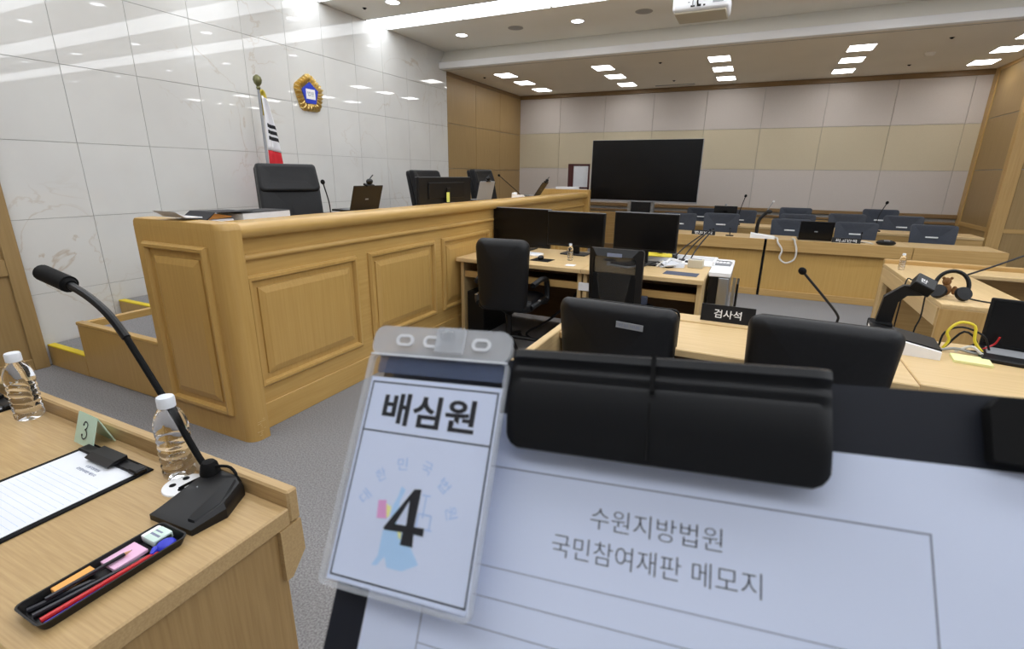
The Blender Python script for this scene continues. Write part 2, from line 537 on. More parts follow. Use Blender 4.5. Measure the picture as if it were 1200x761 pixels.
for i in range(5):
    for y, w in ((8.34, 'nearest'), (9.11, 'middle'), (9.95, 'farthest')):
        x = -4.145 + 1.694 * i
        lab = 'small square soffit light, ' + w + ' of the ' + colw[i]
        if sq0 is None:
            sq0 = thing('square_light', lab, 'ceiling light', (x, y, ZS), group='square lights under the soffit')
            B().box(-0.14, -0.17, -0.005, 0.14, 0.17, -0.001, 0.002).mk('diffuser', 'square', sq0, False)
            B().box(-0.152, -0.182, -0.003, -0.14, 0.182, 0).box(0.14, -0.182, -0.003, 0.152, 0.182, 0).box(-0.14, -0.182, -0.003, 0.14, -0.17, 0).box(-0.14, 0.17, -0.003, 0.14, 0.182, 0).mk('frame', 'white', sq0, False)
        else:
            clone(sq0, (x, y, ZS), 0, lab)
for x, y, lab in ((-3.25, 6.82, 'round grey ceiling speaker left of the middle downlight'), (-1.53, 6.78, 'round grey ceiling speaker left of the projector')):
    t = thing('ceiling_speaker', lab, 'speaker', (x, y, ZC))
    B().lathe([(0.0, -0.008), (0.085, -0.006), (0.1, -0.003), (0.104, 0)], 22, cap0=False, cap1=False).mk('grille', 'joint', t)
for x, y, z, w in ((-1.57, 8.29, ZS, 'beside the third column of lights'), (-1.6, 9.85, ZS, 'near the back wall left of the vent'), (1.81, 8.17, ZS, 'right of the fourth column of lights'), (1.74, 9.79, ZS, 'near the back wall at right'), (-4.58, 8.38, ZS, 'by the wooden wall'), (-4.56, 5.35, ZC, 'in the high ceiling by the marble')):
    tag(B().lathe([(0.0, -0.016), (0.012, -0.014), (0.02, -0.004), (0.028, 0)], 12, (x, y, z), False, False).mk('sprinkler', 'matt'), 'tiny dark ceiling sprinkler ' + w, 'sprinkler', 'ceiling sprinklers')
sd = thing('smoke_detector', 'round beige smoke detector under the soffit at right', 'smoke detector', (1.8, 9.0, ZS))
B().lathe([(0.0, -0.045), (0.035, -0.043), (0.05, -0.03), (0.06, -0.012), (0.066, 0)], 18, cap0=False, cap1=False).mk('housing', 'soffit', sd)
tag(B().box(-2.0, 10.25, ZS - 0.008, -1.3, 10.31, ZS, 0.002).mk('air_slot', 'joint'), 'thin dark air slot in the soffit by the back wall', 'vent')
# projector
pj = thing('projector', 'white ceiling projector with cables seen from its rear', 'projector', (-0.79, 6.1, 3.1))
pjh = B().box(-0.27, -0.12, 0.02, 0.27, 0.28, 0.17, 0.03, 3).mk('housing', 'projector', pj)
B().box(-0.25, -0.1, 0.0, 0.25, 0.27, 0.022, 0.012, 2).mk('underside', 'beige', pj)
for x0, x1, z0, z1, mt in ((0.12, 0.22, 0.07, 0.13, 'grey'), (-0.09, -0.05, 0.05, 0.065, 'black'), (-0.03, 0.01, 0.05, 0.07, 'black'), (0.03, 0.05, 0.05, 0.065, 'black'), (0.03, 0.1, 0.1, 0.11, 'black'), (-0.12, -0.1, 0.09, 0.1, 'grey')):
    B().box(x0, -0.123, z0, x1, -0.119, z1).mk('port', mt, pjh, False)
B().tube([(-0.02, -0.125, 0.06), (-0.02, -0.15, 0.1), (0.02, -0.1, 0.2), (0.04, 0.05, 0.27)], 0.008).mk('cable', 'black', pj)
B().tube([(-0.07, -0.125, 0.057), (-0.06, -0.15, 0.12), (0.0, -0.08, 0.22), (0.02, 0.05, 0.27)], 0.006).mk('cable', 'grey', pj)
B().lathe([(0.03, 0.165), (0.03, 0.285)], 14).mk('mount_pole', 'white', pj)

# ================================================================== stairs to the dais
st = thing('dais_steps', 'carpeted wooden steps beside the bench with yellow nosings', 'steps', (0, 0, 0))
B().box(-4.885, 1.75, 0.0, -4.35, 2.3, 0.16).mk('step', 'bench_z', st)
B().box(-4.88, 1.8, 0.16, -4.36, 2.3, 0.168).mk('tread', 'carpet', st, False)
B().box(-4.885, 1.748, 0.158, -4.35, 1.8, 0.171, 0.003).mk('yellow_nosing', 'yellow', st)
B().box(-4.885, 2.3, 0.0, -4.35, 2.9, 0.4).mk('step', 'bench_z', st)
B().box(-4.88, 2.35, 0.4, -4.36, 2.9, 0.408).mk('tread', 'carpet', st, False)
B().box(-4.885, 2.298, 0.398, -4.35, 2.35, 0.411, 0.003).mk('yellow_nosing', 'yellow', st)
B().box(-4.35, 1.75, 0.0, -3.2, 1.79, 0.425, 0.006).mk('side_board', 'bench_z', st)
B().box(-4.35, 1.79, 0.0, -4.31, 2.9, 0.425, 0.006).mk('side_board', 'bench_y', st)
B().box(-4.352, 1.744, 0.405, -3.2, 1.796, 0.432, 0.008, 2).mk('cap_rail', 'bench_y', st)
B().box(-4.31, 1.79, 0.0, -3.2, 2.9, 0.37).mk('landing', 'carpet', st, False)
structure(B().box(-4.89, 2.9, 0, -2.62, 7.85, 0.42).mk('floor.001', 'carpet'))

# ================================================================== judges' bench
def nested(b, o, ux, uy, un, w, h, prof):
    """raised panel from nested rectangles: prof = (inset, height) pairs"""
    o, ux, uy, un = map(Vector, (o, ux, uy, un))
    ls = []
    for ins, ht in prof:
        ls.append([o + ux * x + uy * y + un * ht for x, y in ((ins, ins), (w - ins, ins), (w - ins, h - ins), (ins, h - ins))])
    b.loops(ls, False, True)
    return b


bench = thing('judges_bench', "long oak judges' bench with raised panels and rounded top rail", 'bench', (0, 0, 0))
FX = -2.5
B().box(-2.6, 1.72, 0.0, FX, 7.93, 1.2).mk('front_board', 'bench_y', bench)
FR = [(0, 0), (0.0, 0.012), (0.012, 0.028), (0.028, 0.027), (0.036, 0.012), (0.038, 0.001), (0.072, 0.001), (0.074, 0.010), (0.112, 0.021)]
ys0 = 1.79
for k in range(6):
    y0 = (1.79, 2.785, 3.75, 4.735, 5.72, 6.7)[k]
    y1 = (2.665, 3.635, 4.64, 5.6, 6.58, 7.8)[k]
    if k == 0:
        pnl = nested(B(), (FX, y0, 0.268), (0, 1, 0), (0, 0, 1), (1, 0, 0), y1 - y0, 0.67, FR)
    else:
        pnl = nested(B(), (FX, y0, 0.275), (0, 1, 0), (0, 0, 1), (1, 0, 0), y1 - y0, 0.665, FR)
    pnl.mk('raised_panel', 'bench_z', bench, False)
prof = [(FX, 1.148)] + [(FX + 0.03 + 0.042 * math.sin(a), 1.191 - 0.042 * math.cos(a)) for a in [PI * i / 10 for i in range(11)]] + [(-2.62, 1.233), (-2.64, 1.215), (-2.64, 1.148)]
B().prism([(p[0], p[1]) for p in prof], 'y', 1.74, 7.9).mk('top_rail', 'bench_y', bench)
B().prism([(FX, 1.022)] + [(FX + 0.012 + 0.016 * math.sin(a), 1.041 - 0.018 * math.cos(a)) for a in [PI * i / 6 for i in range(7)]] + [(FX, 1.06)], 'y', 1.74, 7.9).mk('moulding', 'bench_y', bench)
B().box(FX, 1.74, 0.0, FX + 0.012, 7.93, 0.162, 0.003).mk('skirting', 'bench_y', bench)
# near end: slab with a rounded corner post
end = B()
end.prism([(-3.18, 1.66), (-3.15, 1.635), (-2.47, 1.635)] + [(-2.47 + 0.065 * math.sin(a), 1.70 - 0.065 * math.cos(a)) for a in [PI / 2 * i / 6 for i in range(1, 7)]] + [(-2.405, 1.75), (-3.18, 1.75)], 'z', 0.0, 1.205)
end.loops([[(x * (1 - f) + -2.79 * f, y * (1 - f) + 1.695 * f, z) for x, y in [(-3.18, 1.66), (-3.15, 1.635), (-2.47, 1.635)] + [(-2.47 + 0.065 * math.sin(a), 1.70 - 0.065 * math.cos(a)) for a in [PI / 2 * i / 6 for i in range(1, 7)]] + [(-2.405, 1.75), (-3.18, 1.75)]] for z, f in ((1.2, 0), (1.224, 0.012), (1.238, 0.045), (1.241, 0.1))])
end.mk('end_panel', 'bench_z', bench)
nested(B(), (-3.073, 1.635, 0.155), (1, 0, 0), (0, 0, 1), (0, -1, 0), 0.545, 0.962, FR).mk('raised_panel', 'bench_z', bench, False)
B().box(-3.3, 7.86, 0.0, -2.42, 7.97, 1.275, 0.01).mk('end_panel', 'bench_z', bench)
B().box(-3.2, 1.75, 1.14, -2.6, 7.88, 1.175).mk('worktop', 'bench_y', bench)
B().box(-3.18, 1.75, 0.42, -3.14, 7.86, 1.14).mk('rear_board', 'bench_z', bench)
sc = B()
for k in range(9):
    sc.box(-2.412 + 0.001 * k, 1.69 + random.uniform(-.02, .03), 0.03 + 0.012 * k, -2.4045, 1.705 + random.uniform(-.01, .03), 0.033 + 0.012 * k)
sc.mk('scuff', 'maple_z', bench, False)

# ------------------------------------------------------------------ judges' chairs
def office_base(t, zs, mat='black', rad=0.3, caster=True):
    B().lathe([(0.028, 0.09), (0.028, zs - 0.08), (0.05, zs - 0.06), (0.09, zs - 0.03)], 14).mk('gas_column', mat, t)
    for k in range(5):
        a = 2 * PI * k / 5 + 0.3
        c, s_ = math.cos(a), math.sin(a)
        bl_ = B().tube([(0.03 * c, 0.03 * s_, 0.12), (rad * 0.6 * c, rad * 0.6 * s_, 0.1), (rad * c, rad * s_, 0.075)], 0.022, 8, 3, 0.014)
        bl_ = bl_.mk('base_leg', mat, t)
        if caster:
            B().ball((rad * c, rad * s_, 0.032), 0.031, 10, (0.8, 0.8, 1)).mk('caster', 'matt', bl_)


def exec_chair(label, group):
    """faces -Y locally (the sitter looks to -Y); backrest at y ~ +0.2"""
    t = thing('judge_chair', label, 'chair', (0, 0, 0), 0, group)
    bend = lambda x, z: 0.24 * (z - 0.6) - 0.03 * math.sin((z - 0.4) * 4) - 0.05 * (abs(x) / 0.27) ** 2
    br = B().cushion(rrect(0.53, 0.53, 0.60, 0.03, 5, 0.40), 0.10, 0.03, bend).mk('backrest', 'leather', t)
    br.location.y = 0.24
    hd = B().cushion([(x, z - (0.05 * (1 - (x / 0.26) ** 2) if z < 0.95 else 0)) for x, z in rrect(0.53, 0.51, 0.235, 0.03, 5, 0.91)], 0.118, 0.03, bend).mk('headrest', 'leather', t)
    hd.location.y = 0.235
    bs = B().cushion(rrect(0.55, 0.515, 0.735, 0.05, 5, 0.40), 0.09, 0.03, bend).mk('back_shell', 'shell', t)
    bs.location.y = 0.31
    B().cushion(rrect(0.54, 0.56, 0.52, 0.09, 5, -0.26), 0.12, 0.05).xf(Matrix.Rotation(PI / 2, 4, 'X')).xf(Matrix.Translation((0, 0, 0.46))).mk('seat', 'leather', t)
    q = B().tube([(0, bend(0, z) - 0.05, z) for z in (0.42, 0.55, 0.7, 0.86)], 0.004, 6).mk('seam', 'shell', t)
    q.location.y = 0.24
    for s_ in (-1, 1):
        B().tube([(s_ * 0.31, 0.2, 0.42), (s_ * 0.34, 0.16, 0.6), (s_ * 0.34, -0.05, 0.66), (s_ * 0.33, -0.2, 0.62)], 0.026).mk('armrest', 'shell', t)
    office_base(t, 0.42)
    return t


jc = exec_chair("tall black leather judge's chair below the hanging flag", "judges' chairs on the dais")
jc.location, jc.rotation_euler = (-3.66, 3.25, 0.42), (0, 0, math.radians(62))
clone(jc, (-3.72, 5.67, 0.39), math.radians(84), "tall black leather judge's chair behind the wide monitor")
clone(jc, (-3.72, 7.22, 0.42), math.radians(86), "tall black leather judge's chair farthest along the bench")

# ------------------------------------------------------------------ flag
fl = thing('flag', 'national flag hanging in folds from a pole by the marble wall', 'flag', (-4.62, 3.77, 0.42))
B().lathe([(0.12, 0), (0.12, 0.02), (0.03, 0.05), (0.013, 0.08), (0.013, 1.86)], 14).mk('pole', 'grey', fl)
B().lathe([(0.012, 1.85), (0.022, 1.87), (0.014, 1.885), (0.034, 1.91), (0.042, 1.94), (0.034, 1.97), (0.012, 1.988)], 14).mk('finial', 'olive', fl)


def cloth_pt(u, z, off=0.0):
    f = (1.80 - z) / 1.05
    w = 0.04 + 0.21 * f ** 0.8
    return (0.02 + 0.022 * math.sin(u * 9 + f * 1.0) * (0.3 + u * 0.7) + off, 0.008 + u * w + 0.006 * math.sin(f * 6), z - 0.03 * u * u)


def drape(z0, z1, u0, u1, nz, mat, name, off=0.0, nu=24):
    b = B()
    b.loops([[cloth_pt(u0 + (u1 - u0) * k / nu, z0 + (z1 - z0) * i / nz, off) for k in range(nu + 1)] for i in range(nz + 1)], False, False, False)
    o = b.mk(name, mat, fl)
    so = o.modifiers.new('thickness', 'SOLIDIFY')
    so.thickness = 0.003
    return o


drape(1.80, 1.285, 0, 1, 14, 'cloth', 'cloth')
drape(1.285, 0.75, 0, 1, 14, 'flag_red', 'cloth')
for z in (1.545, 1.485, 1.425):
    drape(z, z - 0.036, 0.12, 0.93, 3, 'ink', 'trigram_bar', 0.006)
b = B()
b.loops([[(0.0 + 0.012 * math.sin(u * 9), 0.01 + u * (0.03 + 0.075 * f), 1.86 - 0.24 * f - 0.05 * u * f) for u in [k / 12 for k in range(13)]] for f in [i / 8 for i in range(9)]], False, False, False)
o = b.mk('fringe', 'fringe', fl)
o.modifiers.new('thickness', 'SOLIDIFY').thickness = 0.004
B().tube([(0, 0.0, 1.82), (0.01, 0.03, 1.85), (0.01, 0.06, 1.8), (0.015, 0.085, 1.6)], 0.012, 8).mk('tassel_cord', 'fringe', fl)

# ------------------------------------------------------------------ court emblem
em = thing('court_emblem', 'gold fluted pentagon court emblem with blue centre on marble', 'emblem', mat=frame_mat((-4.9, 4.672, 2.366), (0, 1, 0), (0, 0, 1)))


def penta(rad, n, rnd):
    pts = []
    for i in range(n):
        a = 2 * PI * i / n + PI / 2
        m_ = (a - PI / 2 + PI / 5) % (2 * PI / 5) - PI / 5
        rr = rad * (math.cos(PI / 5) / math.cos(PI / 5 - abs(m_)))
        rr = min(rr, rad * rnd)
        pts.append((rr * math.cos(a), rr * math.sin(a)))
    return pts


NN = 320
po = penta(0.232, NN, 0.92)
pi_ = penta(0.128, NN, 1)


def rib(i):
    return 0.5 + 0.5 * math.cos(i * 2 * PI * 25 / NN)


ls = [[(x, y, 0.0) for x, y in po], [(x, y, 0.004 + 0.030 * rib(i)) for i, (x, y) in enumerate(po)],
      [(x * 0.75 + p[0] * 0.25, y * 0.75 + p[1] * 0.25, 0.012 + 0.046 * rib(i)) for i, ((x, y), p) in enumerate(zip(po, pi_))],
      [(x * 0.3 + p[0] * 0.7, y * 0.3 + p[1] * 0.7, 0.018 + 0.034 * rib(i)) for i, ((x, y), p) in enumerate(zip(po, pi_))],
      [(x, y, 0.026) for x, y in pi_]]
B().loops(ls, True, True).mk('gold_rim', 'gold', em)
bf_ = B().prism([(x, y) for x, y in penta(0.128, 5, 1)], 'z', 0.026, 0.034)
bf_ = bf_.mk('blue_field', 'blue', em, False)
B().box(-0.066, -0.058, 0.034, 0.068, 0.05, 0.038).mk('white_plaque', 'white', bf_, False)
text('법원', 0.09, 0.05, 'pale_ink', bf_, Matrix.Translation((0, 0.0, 0.0385)), 'lettering')

# ------------------------------------------------------------------ things on the bench
def laptop(label, loc, rz, lid='brown', tilt=18, open_w=0.36, d=0.24, group=None, webcam=True):
    """keyboard towards -Y local, lid standing at y=0 and leaning back to +Y"""
    t = thing('laptop', label, 'laptop', loc, rz, group)
    lb = B().box(-open_w / 2, -d, 0, open_w / 2, 0.005, 0.018, 0.004).mk('base', 'black', t)
    B().box(-open_w / 2 + 0.02, -d + 0.09, 0.0175, open_w / 2 - 0.02, -0.02, 0.0195).mk('keyboard', 'grey', lb, False)
    R = Matrix.Translation((0, 0, 0.015)) @ Matrix.Rotation(math.radians(-tilt), 4, 'X')
    ld = B().box(-open_w / 2, 0, 0, open_w / 2, 0.009, d, 0.004).xf(R).mk('lid', lid, t)
    B().box(-open_w / 2 + 0.012, -0.001, 0.014, open_w / 2 - 0.012, 0.0005, d - 0.012).xf(R).mk('screen', 'screen', ld, False)
    B().box(-0.018, 0.0088, d * 0.42, 0.018, 0.0096, d * 0.47).xf(R).mk('lid_mark', 'grey', ld, False)
    if webcam:
        B().box(-0.045, -0.02, d - 0.004, 0.045, 0.03, d + 0.014, 0.004).ball((0, 0.005, d + 0.035), 0.024, 10, (1.5, 1, 1)).tube([(0, 0.0, d + 0.05), (-0.012, 0, d + 0.07), (-0.03, 0.0, d + 0.09)], 0.005, 6).xf(R).mk('webcam', 'black', t)
    return t


laptop('dark laptop lid with webcam beside the bench microphone', (-3.08, 3.44, 1.175), math.radians(-94), tilt=19, open_w=0.34, d=0.215)
laptop('grey laptop with webcam before the farthest judge chair', (-3.08, 5.60, 1.175), math.radians(-92), 'grey', tilt=14, open_w=0.36, d=0.23)
laptop('dark tilted laptop at the far end of the bench', (-3.05, 7.22, 1.175), math.radians(-82), tilt=34)


def monitor(label, loc, rz, w=0.62, h=0.36, z0=0.09, back=False, group=None, name='monitor'):
    """screen faces -Y local"""
    t = thing(name, label, 'monitor', loc, rz, group)
    hs_ = B().box(-w / 2, -0.02, z0, w / 2, 0.02, z0 + h, 0.006).mk('housing', 'black', t)
    B().box(-w / 2 + 0.012, -0.022, z0 + 0.022, w / 2 - 0.012, -0.019, z0 + h - 0.012).mk('screen', 'screen', hs_, False)
    B().box(-w / 2, -0.021, z0 + h - 0.004, w / 2, 0.0, z0 + h + 0.001).mk('top_edge', 'grey', hs_, False)
    B().box(-0.035, 0.02, 0.01, 0.035, 0.045, z0 + h * 0.6, 0.004).mk('stand', 'black', t)
    B().box(-0.13, -0.07, 0, 0.13, 0.13, 0.014, 0.005).mk('base', 'black', t)
    return t


jm = monitor('wide black monitor seen from behind with yellow note on bench', (-3.12, 4.80, 1.175), math.radians(-90), 1.04, 0.285, 0.0, name='monitor')
B().box(-0.36, 0.02, 0.06, 0.36, 0.032, 0.23, 0.006).mk('rear_cover', 'shell', jm)
B().box(-0.005, 0.0475, 0.02, 0.055, 0.0495, 0.125).mk('sticky_note', 'note', jm, False)


def goose(label, loc, pts, r=0.005, foam=0.018, base=None, name='gooseneck_microphone', stem='black'):
    t = thing(name, label, 'microphone', loc)
    B().tube(pts, r, 8).mk('gooseneck', stem, t)
    d = (Vector(pts[-1]) - Vector(pts[-2])).normalized()
    p = Vector(pts[-1])
    Q = d.to_track_quat('Z', 'Y').to_matrix().to_4x4()
    B().ball((0, 0, foam * 0.8), foam, 14, (1, 1, 1.15)).xf(Matrix.Translation(p) @ Q).mk('foam_cap', 'matt', t)
    if base:
        B().box(-base[0], -base[1], 0, base[0], base[1], base[2], 0.006, 2).mk('base', 'black', t)
    return t


goose('slim bench microphone right of the leather chair', (-3.05, 3.02, 1.175), [(0, 0, 0.0), (0, -0.01, 0.1), (0, -0.05, 0.235)], 0.005, 0.017, (0.05, 0.04, 0.015))
goose('slim slanted microphone left of the far laptop on bench', (-3.05, 6.72, 1.175), [(0, 0, 0.0), (-0.05, -0.12, 0.1), (-0.15, -0.45, 0.3)], 0.005, 0.016, (0.05, 0.04, 0.02))
# books and folders at the near end
t = thing('document_binder', 'thick white binder with black cover lying on bench end', 'binder', (-2.79, 2.14, 1.175), math.radians(4))
B().box(-0.11, -0.175, 0.004, 0.104, 0.18, 0.086, 0.003).mk('pages', 'paper_white', t)
B().box(-0.115, -0.18, 0.086, 0.105, 0.185, 0.09, 0.001).box(-0.115, -0.18, 0, 0.105, 0.185, 0.004).box(-0.115, 0.18, 0, 0.105, 0.186, 0.09).mk('cover', 'ink', t)
t = thing('open_folder', 'open dark folder with orange divider on bench end', 'folder', (-2.8, 1.85, 1.19))
B().box(-0.1, -0.06, -0.015, 0.1, 0.08, 0.045, 0.003).mk('pages', 'paper_white', t)
B().prism([(-0.06, 0.045), (0.09, 0.05), (0.1, 0.056), (-0.01, 0.078), (-0.045, 0.076)], 'x', -0.1, 0.06).mk('orange_divider', 'orange', t, False)
B().prism([(-0.085, 0.045), (-0.035, 0.084), (0.2, 0.078), (0.2, 0.081), (-0.035, 0.088), (-0.095, 0.046)], 'x', -0.11, 0.11).mk('cover', 'ink', t, False)
B().prism([(-0.09, 0.06), (-0.18, 0.065), (-0.235, 0.1), (-0.17, 0.072), (-0.09, 0.066)], 'x', -0.11, 0.08).mk('loose_sheet', 'paper_white', t, False)
tag(B().box(-3.0, 7.9, 1.275, -2.62, 7.96, 1.315, 0.003).mk('paper_stack', 'paper_white'), 'white paper stack on the far end of the bench', 'papers')
tph = thing('desk_telephone', 'white handset device on bench before the far laptop', 'telephone', (-2.95, 6.35, 1.175), 0.3)
B().prism([(-0.09, 0), (0.09, 0), (0.09, 0.03), (-0.09, 0.06)], 'x', -0.08, 0.08).mk('body', 'white', tph, False)
B().box(-0.08, -0.1, 0.05, -0.03, 0.1, 0.085, 0.012, 2).mk('handset', 'white', tph)

# ================================================================== screen and cabinet beyond the bench
tv = thing('television', 'very large black television on a stand before the back wall', 'television', (-1.745, 8.6, 0))
B().box(-0.885, 0, 1.08, 0.885, 0.05, 2.06, 0.006).mk('housing', 'grey', tv)
B().box(-0.875, -0.006, 1.105, 0.875, 0.001, 2.055, 0.002).mk('screen', 'screen', tv, False)
B().box(-0.22, 0.0, 0.05, -0.16, 0.06, 1.1, 0.008).mk('post', 'steel', tv)
B().box(0.16, 0.0, 0.05, 0.22, 0.06, 1.1, 0.008).mk('post', 'steel', tv)
B().box(-0.16, 0.01, 0.5, 0.16, 0.05, 1.08, 0.004).mk('back_plate', 'black', tv)
B().box(-0.5, -0.25, 0, 0.5, 0.3, 0.05, 0.012).mk('base', 'black', tv)
eb = thing('notice_board', 'tall narrow white board in dark red frame behind bench', 'board', (-2.98, 9.0, 0))
B().box(-0.2, -0.03, 0.0, -0.1, 0.08, 1.69, 0.006).mk('post', 'red_wood', eb)
B().box(-0.1, -0.012, 0.4, 0.19, 0.012, 1.68, 0.003).mk('white_panel', 'paper_white', eb)
B().box(-0.1, -0.02, 1.655, 0.2, 0.02, 1.69, 0.003).box(-0.1, -0.02, 1.26, 0.2, 0.02, 1.29, 0.003).box(0.175, -0.02, 0.0, 0.2, 0.02, 1.69, 0.003).box(-0.1, -0.02, 0.3, 0.2, 0.02, 0.4, 0.003).mk('frame', 'red_wood', eb)

# ================================================================== clerks' desk
cd = thing('clerk_desk', 'long oak clerk desk below the bench holding three monitors', 'desk', (0, 0, 0))
B().box(-2.46, 3.93, 0.712, -1.246, 4.9, 0.75, 0.004).mk('top', 'maple_x', cd)
B().box(-1.242, 3.93, 0.712, -0.28, 4.95, 0.75, 0.004).mk('top', 'maple_x', cd)
for x in (-2.44, -1.285, -1.235, -0.325):
    B().box(x, 3.98, 0, x + 0.035, 4.9, 0.712, 0.003).mk('leg_panel', 'maple_z', cd)
for x0, x1 in ((-2.405, -1.285), (-1.2, -0.325)):
    B().box(x0, 4.0, 0.56, x1, 4.03, 0.62, 0.003).mk('drawer_rail', 'oak_x', cd)
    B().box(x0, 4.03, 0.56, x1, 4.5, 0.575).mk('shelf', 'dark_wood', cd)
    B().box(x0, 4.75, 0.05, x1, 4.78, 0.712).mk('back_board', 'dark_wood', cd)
tag(B().box(-2.395, 4.02, 0.0, -2.215, 4.5, 0.42, 0.008).mk('computer_tower', 'black'), 'black computer tower under the left of the clerk desk', 'computer')
G1 = 'monitors on the clerk desk'
monitor('left of three black clerk monitors, against the bench', (-2.33, 4.98 - 0.25, 0.75), math.radians(-3), 0.66, 0.39, 0.03, group=G1).location = (-2.15, 4.72, 0.75)
monitor('middle of three black clerk monitors, behind the bottle', (-1.545, 4.66, 0.75), math.radians(-3), 0.585, 0.335, 0.075, group=G1)
monitor('right of three black clerk monitors, behind the mesh chair', (-0.84, 4.45, 0.75), math.radians(-2), 0.55, 0.33, 0.115, group=G1)
for (x, y, z, w, h, d, nm, mt, lab, cat) in (
        (-1.98, 4.42, 0.75, 0.36, 0.13, 0.018, 'keyboard', 'white', 'white keyboard on the clerk desk', 'keyboard'),
        (-1.70, 4.19, 0.75, 0.19, 0.16, 0.003, 'mouse_pad', 'matt', 'black mouse pad under the mouse on the clerk desk', 'mouse pad'),
        (-0.47, 4.13, 0.75, 0.26, 0.15, 0.003, 'mouse_pad', 'pad_blue', 'blue grey mouse pad at the right end of clerk desk', 'mouse pad')):
    k = thing(nm, lab, cat, (x, y, z), math.radians(-3))
    kbd = B().box(-w / 2, -h / 2, 0, w / 2, h / 2, d, min(0.004, d * 0.3)).mk('board' if nm == 'keyboard' else 'sheet', mt, k)
    if nm == 'keyboard':
        for r in range(4):
            for c in range(12):
                if r + c == 0:
                    ky = B().box(-0.012, -0.011, 0, 0.012, 0.011, 0.004).mk('key', 'cap', kbd, False)
                    ky.location = (-w / 2 + 0.025, -h / 2 + 0.02, d)
                else:
                    inst(ky, 'key', (-w / 2 + 0.025 + c * 0.028, -h / 2 + 0.02 + r * 0.029, d))
tag(B().ball((-1.72, 4.21, 0.771), 0.03, 12, (0.9, 1.5, 0.6)).mk('computer_mouse', 'black'), 'black mouse on the black pad of the clerk desk', 'mouse')


def bottle(label, loc, sc=1.0, rz=0.0, group=None):
    t = thing('water_bottle', label, 'bottle', loc, rz, group)
    prof = [(0.0, 0.004), (0.02, 0.002), (0.027, 0.0), (0.0305, 0.006), (0.031, 0.016)]
    z = 0.02
    for k in range(6):
        prof += [(0.0285, z), (0.0312, z + 0.006), (0.0312, z + 0.010)]
        z += 0.0145
    prof += [(0.0312, 0.112), (0.0305, 0.122), (0.026, 0.138), (0.019, 0.150), (0.0145, 0.156), (0.0135, 0.160)]
    prof = [(r * sc, zz * sc) for r, zz in prof]
    B().lathe(prof, 24, cap0=False, cap1=True).mk('bottle_body', 'water', t)
    B().lathe([(0.0165 * sc, 0.157 * sc), (0.0165 * sc, 0.176 * sc), (0.015 * sc, 0.179 * sc), (0.0, 0.179 * sc)], 24, cap0=True, cap1=False).mk('cap', 'cap', t)
    return t


bottle('small clear water bottle before the middle clerk monitor', (-1.475, 4.32, 0.75), 0.84)
tag(B().box(-1.42, 4.02, 0.7505, -1.34, 4.1, 0.7525).mk('paper_slip', 'paper_white'), 'crumpled paper slip at the front edge of clerk desk', 'paper')
# clutter at the right end
tray = thing('document_tray', 'white document tray crowded with small devices at desk corner', 'tray', (-0.47, 4.72, 0.75), math.radians(-2))
B().box(-0.25, -0.14, 0, 0.22, 0.14, 0.012, 0.003).box(-0.25, 0.12, 0.012, 0.22, 0.14, 0.05, 0.003).box(0.2, -0.14, 0.012, 0.22, 0.14, 0.05, 0.003).mk('tray_body', 'white', tray)
t = thing('tissue_box', 'small beige box at the right of the clerk clutter', 'box', (-0.40, 4.50, 0.75), math.radians(-3))
B().box(-0.06, -0.05, 0, 0.06, 0.05, 0.07, 0.004).mk('carton', 'beige', t)
B().box(-0.045, -0.012, 0.069, 0.045, 0.012, 0.072).mk('slot', 'pale_ink', t, False)
t = thing('calculator', 'grey calculator on white box beside the cabinet', 'calculator', (-0.195, 4.72, 0.76), math.radians(-3))
B().box(-0.07, -0.08, 0, 0.07, 0.08, 0.02, 0.004).mk('body', 'grey', t)
B().box(-0.055, 0.03, 0.02, 0.055, 0.065, 0.023).mk('display', 'ink', t, False)
for r in range(3):
    for c in range(4):
        B().box(-0.055 + c * 0.029, -0.065 + r * 0.028, 0.02, -0.033 + c * 0.029, -0.045 + r * 0.028, 0.024).mk('key', 'white', t, False)
t = thing('telephone', 'black telephone among cables on the clerk desk', 'telephone', (-0.70, 4.86, 0.764), 0.2)
B().prism([(-0.1, 0), (0.1, 0), (0.1, 0.07), (-0.1, 0.02)], 'x', -0.09, 0.09).mk('body', 'black', t, False)
B().box(-0.09, -0.09, 0.05, -0.04, 0.09, 0.09, 0.012, 2).mk('handset', 'black', t)
for k in range(9):
    B().box(-0.01 + 0.03 * (k % 3), -0.05 + 0.03 * (k // 3), 0.02, 0.012 + 0.03 * (k % 3), -0.028 + 0.03 * (k // 3), 0.062).mk('button', 'grey', t, False)
t = thing('yellow_folder', 'yellow folder lying behind the right clerk monitor', 'folder', (-0.80, 4.72, 0.75), 0.15)
B().box(-0.16, -0.11, 0, 0.16, 0.11, 0.05, 0.003).mk('pages', 'paper_white', t)
B().box(-0.165, -0.115, 0.05, 0.165, 0.115, 0.056, 0.002).mk('cover', 'cable_yellow', t)
t = thing('paper_bundle', 'crumpled white papers by the right clerk monitor', 'papers', (-0.60, 4.44, 0.75), 0.4)
for k in range(4):
    B().box(-0.1, -0.07, 0.008 * k, 0.1, 0.07, 0.008 * k + 0.006, 0.002).xf(Matrix.Rotation(0.2 * k, 4, 'Z')).mk('sheet', 'paper_white', t, False)
B().tube([(-0.05, -0.04, 0.035), (0, 0.02, 0.06), (0.06, -0.01, 0.05), (0.1, 0.05, 0.035)], 0.012, 6).mk('crumpled_edge', 'white', t)
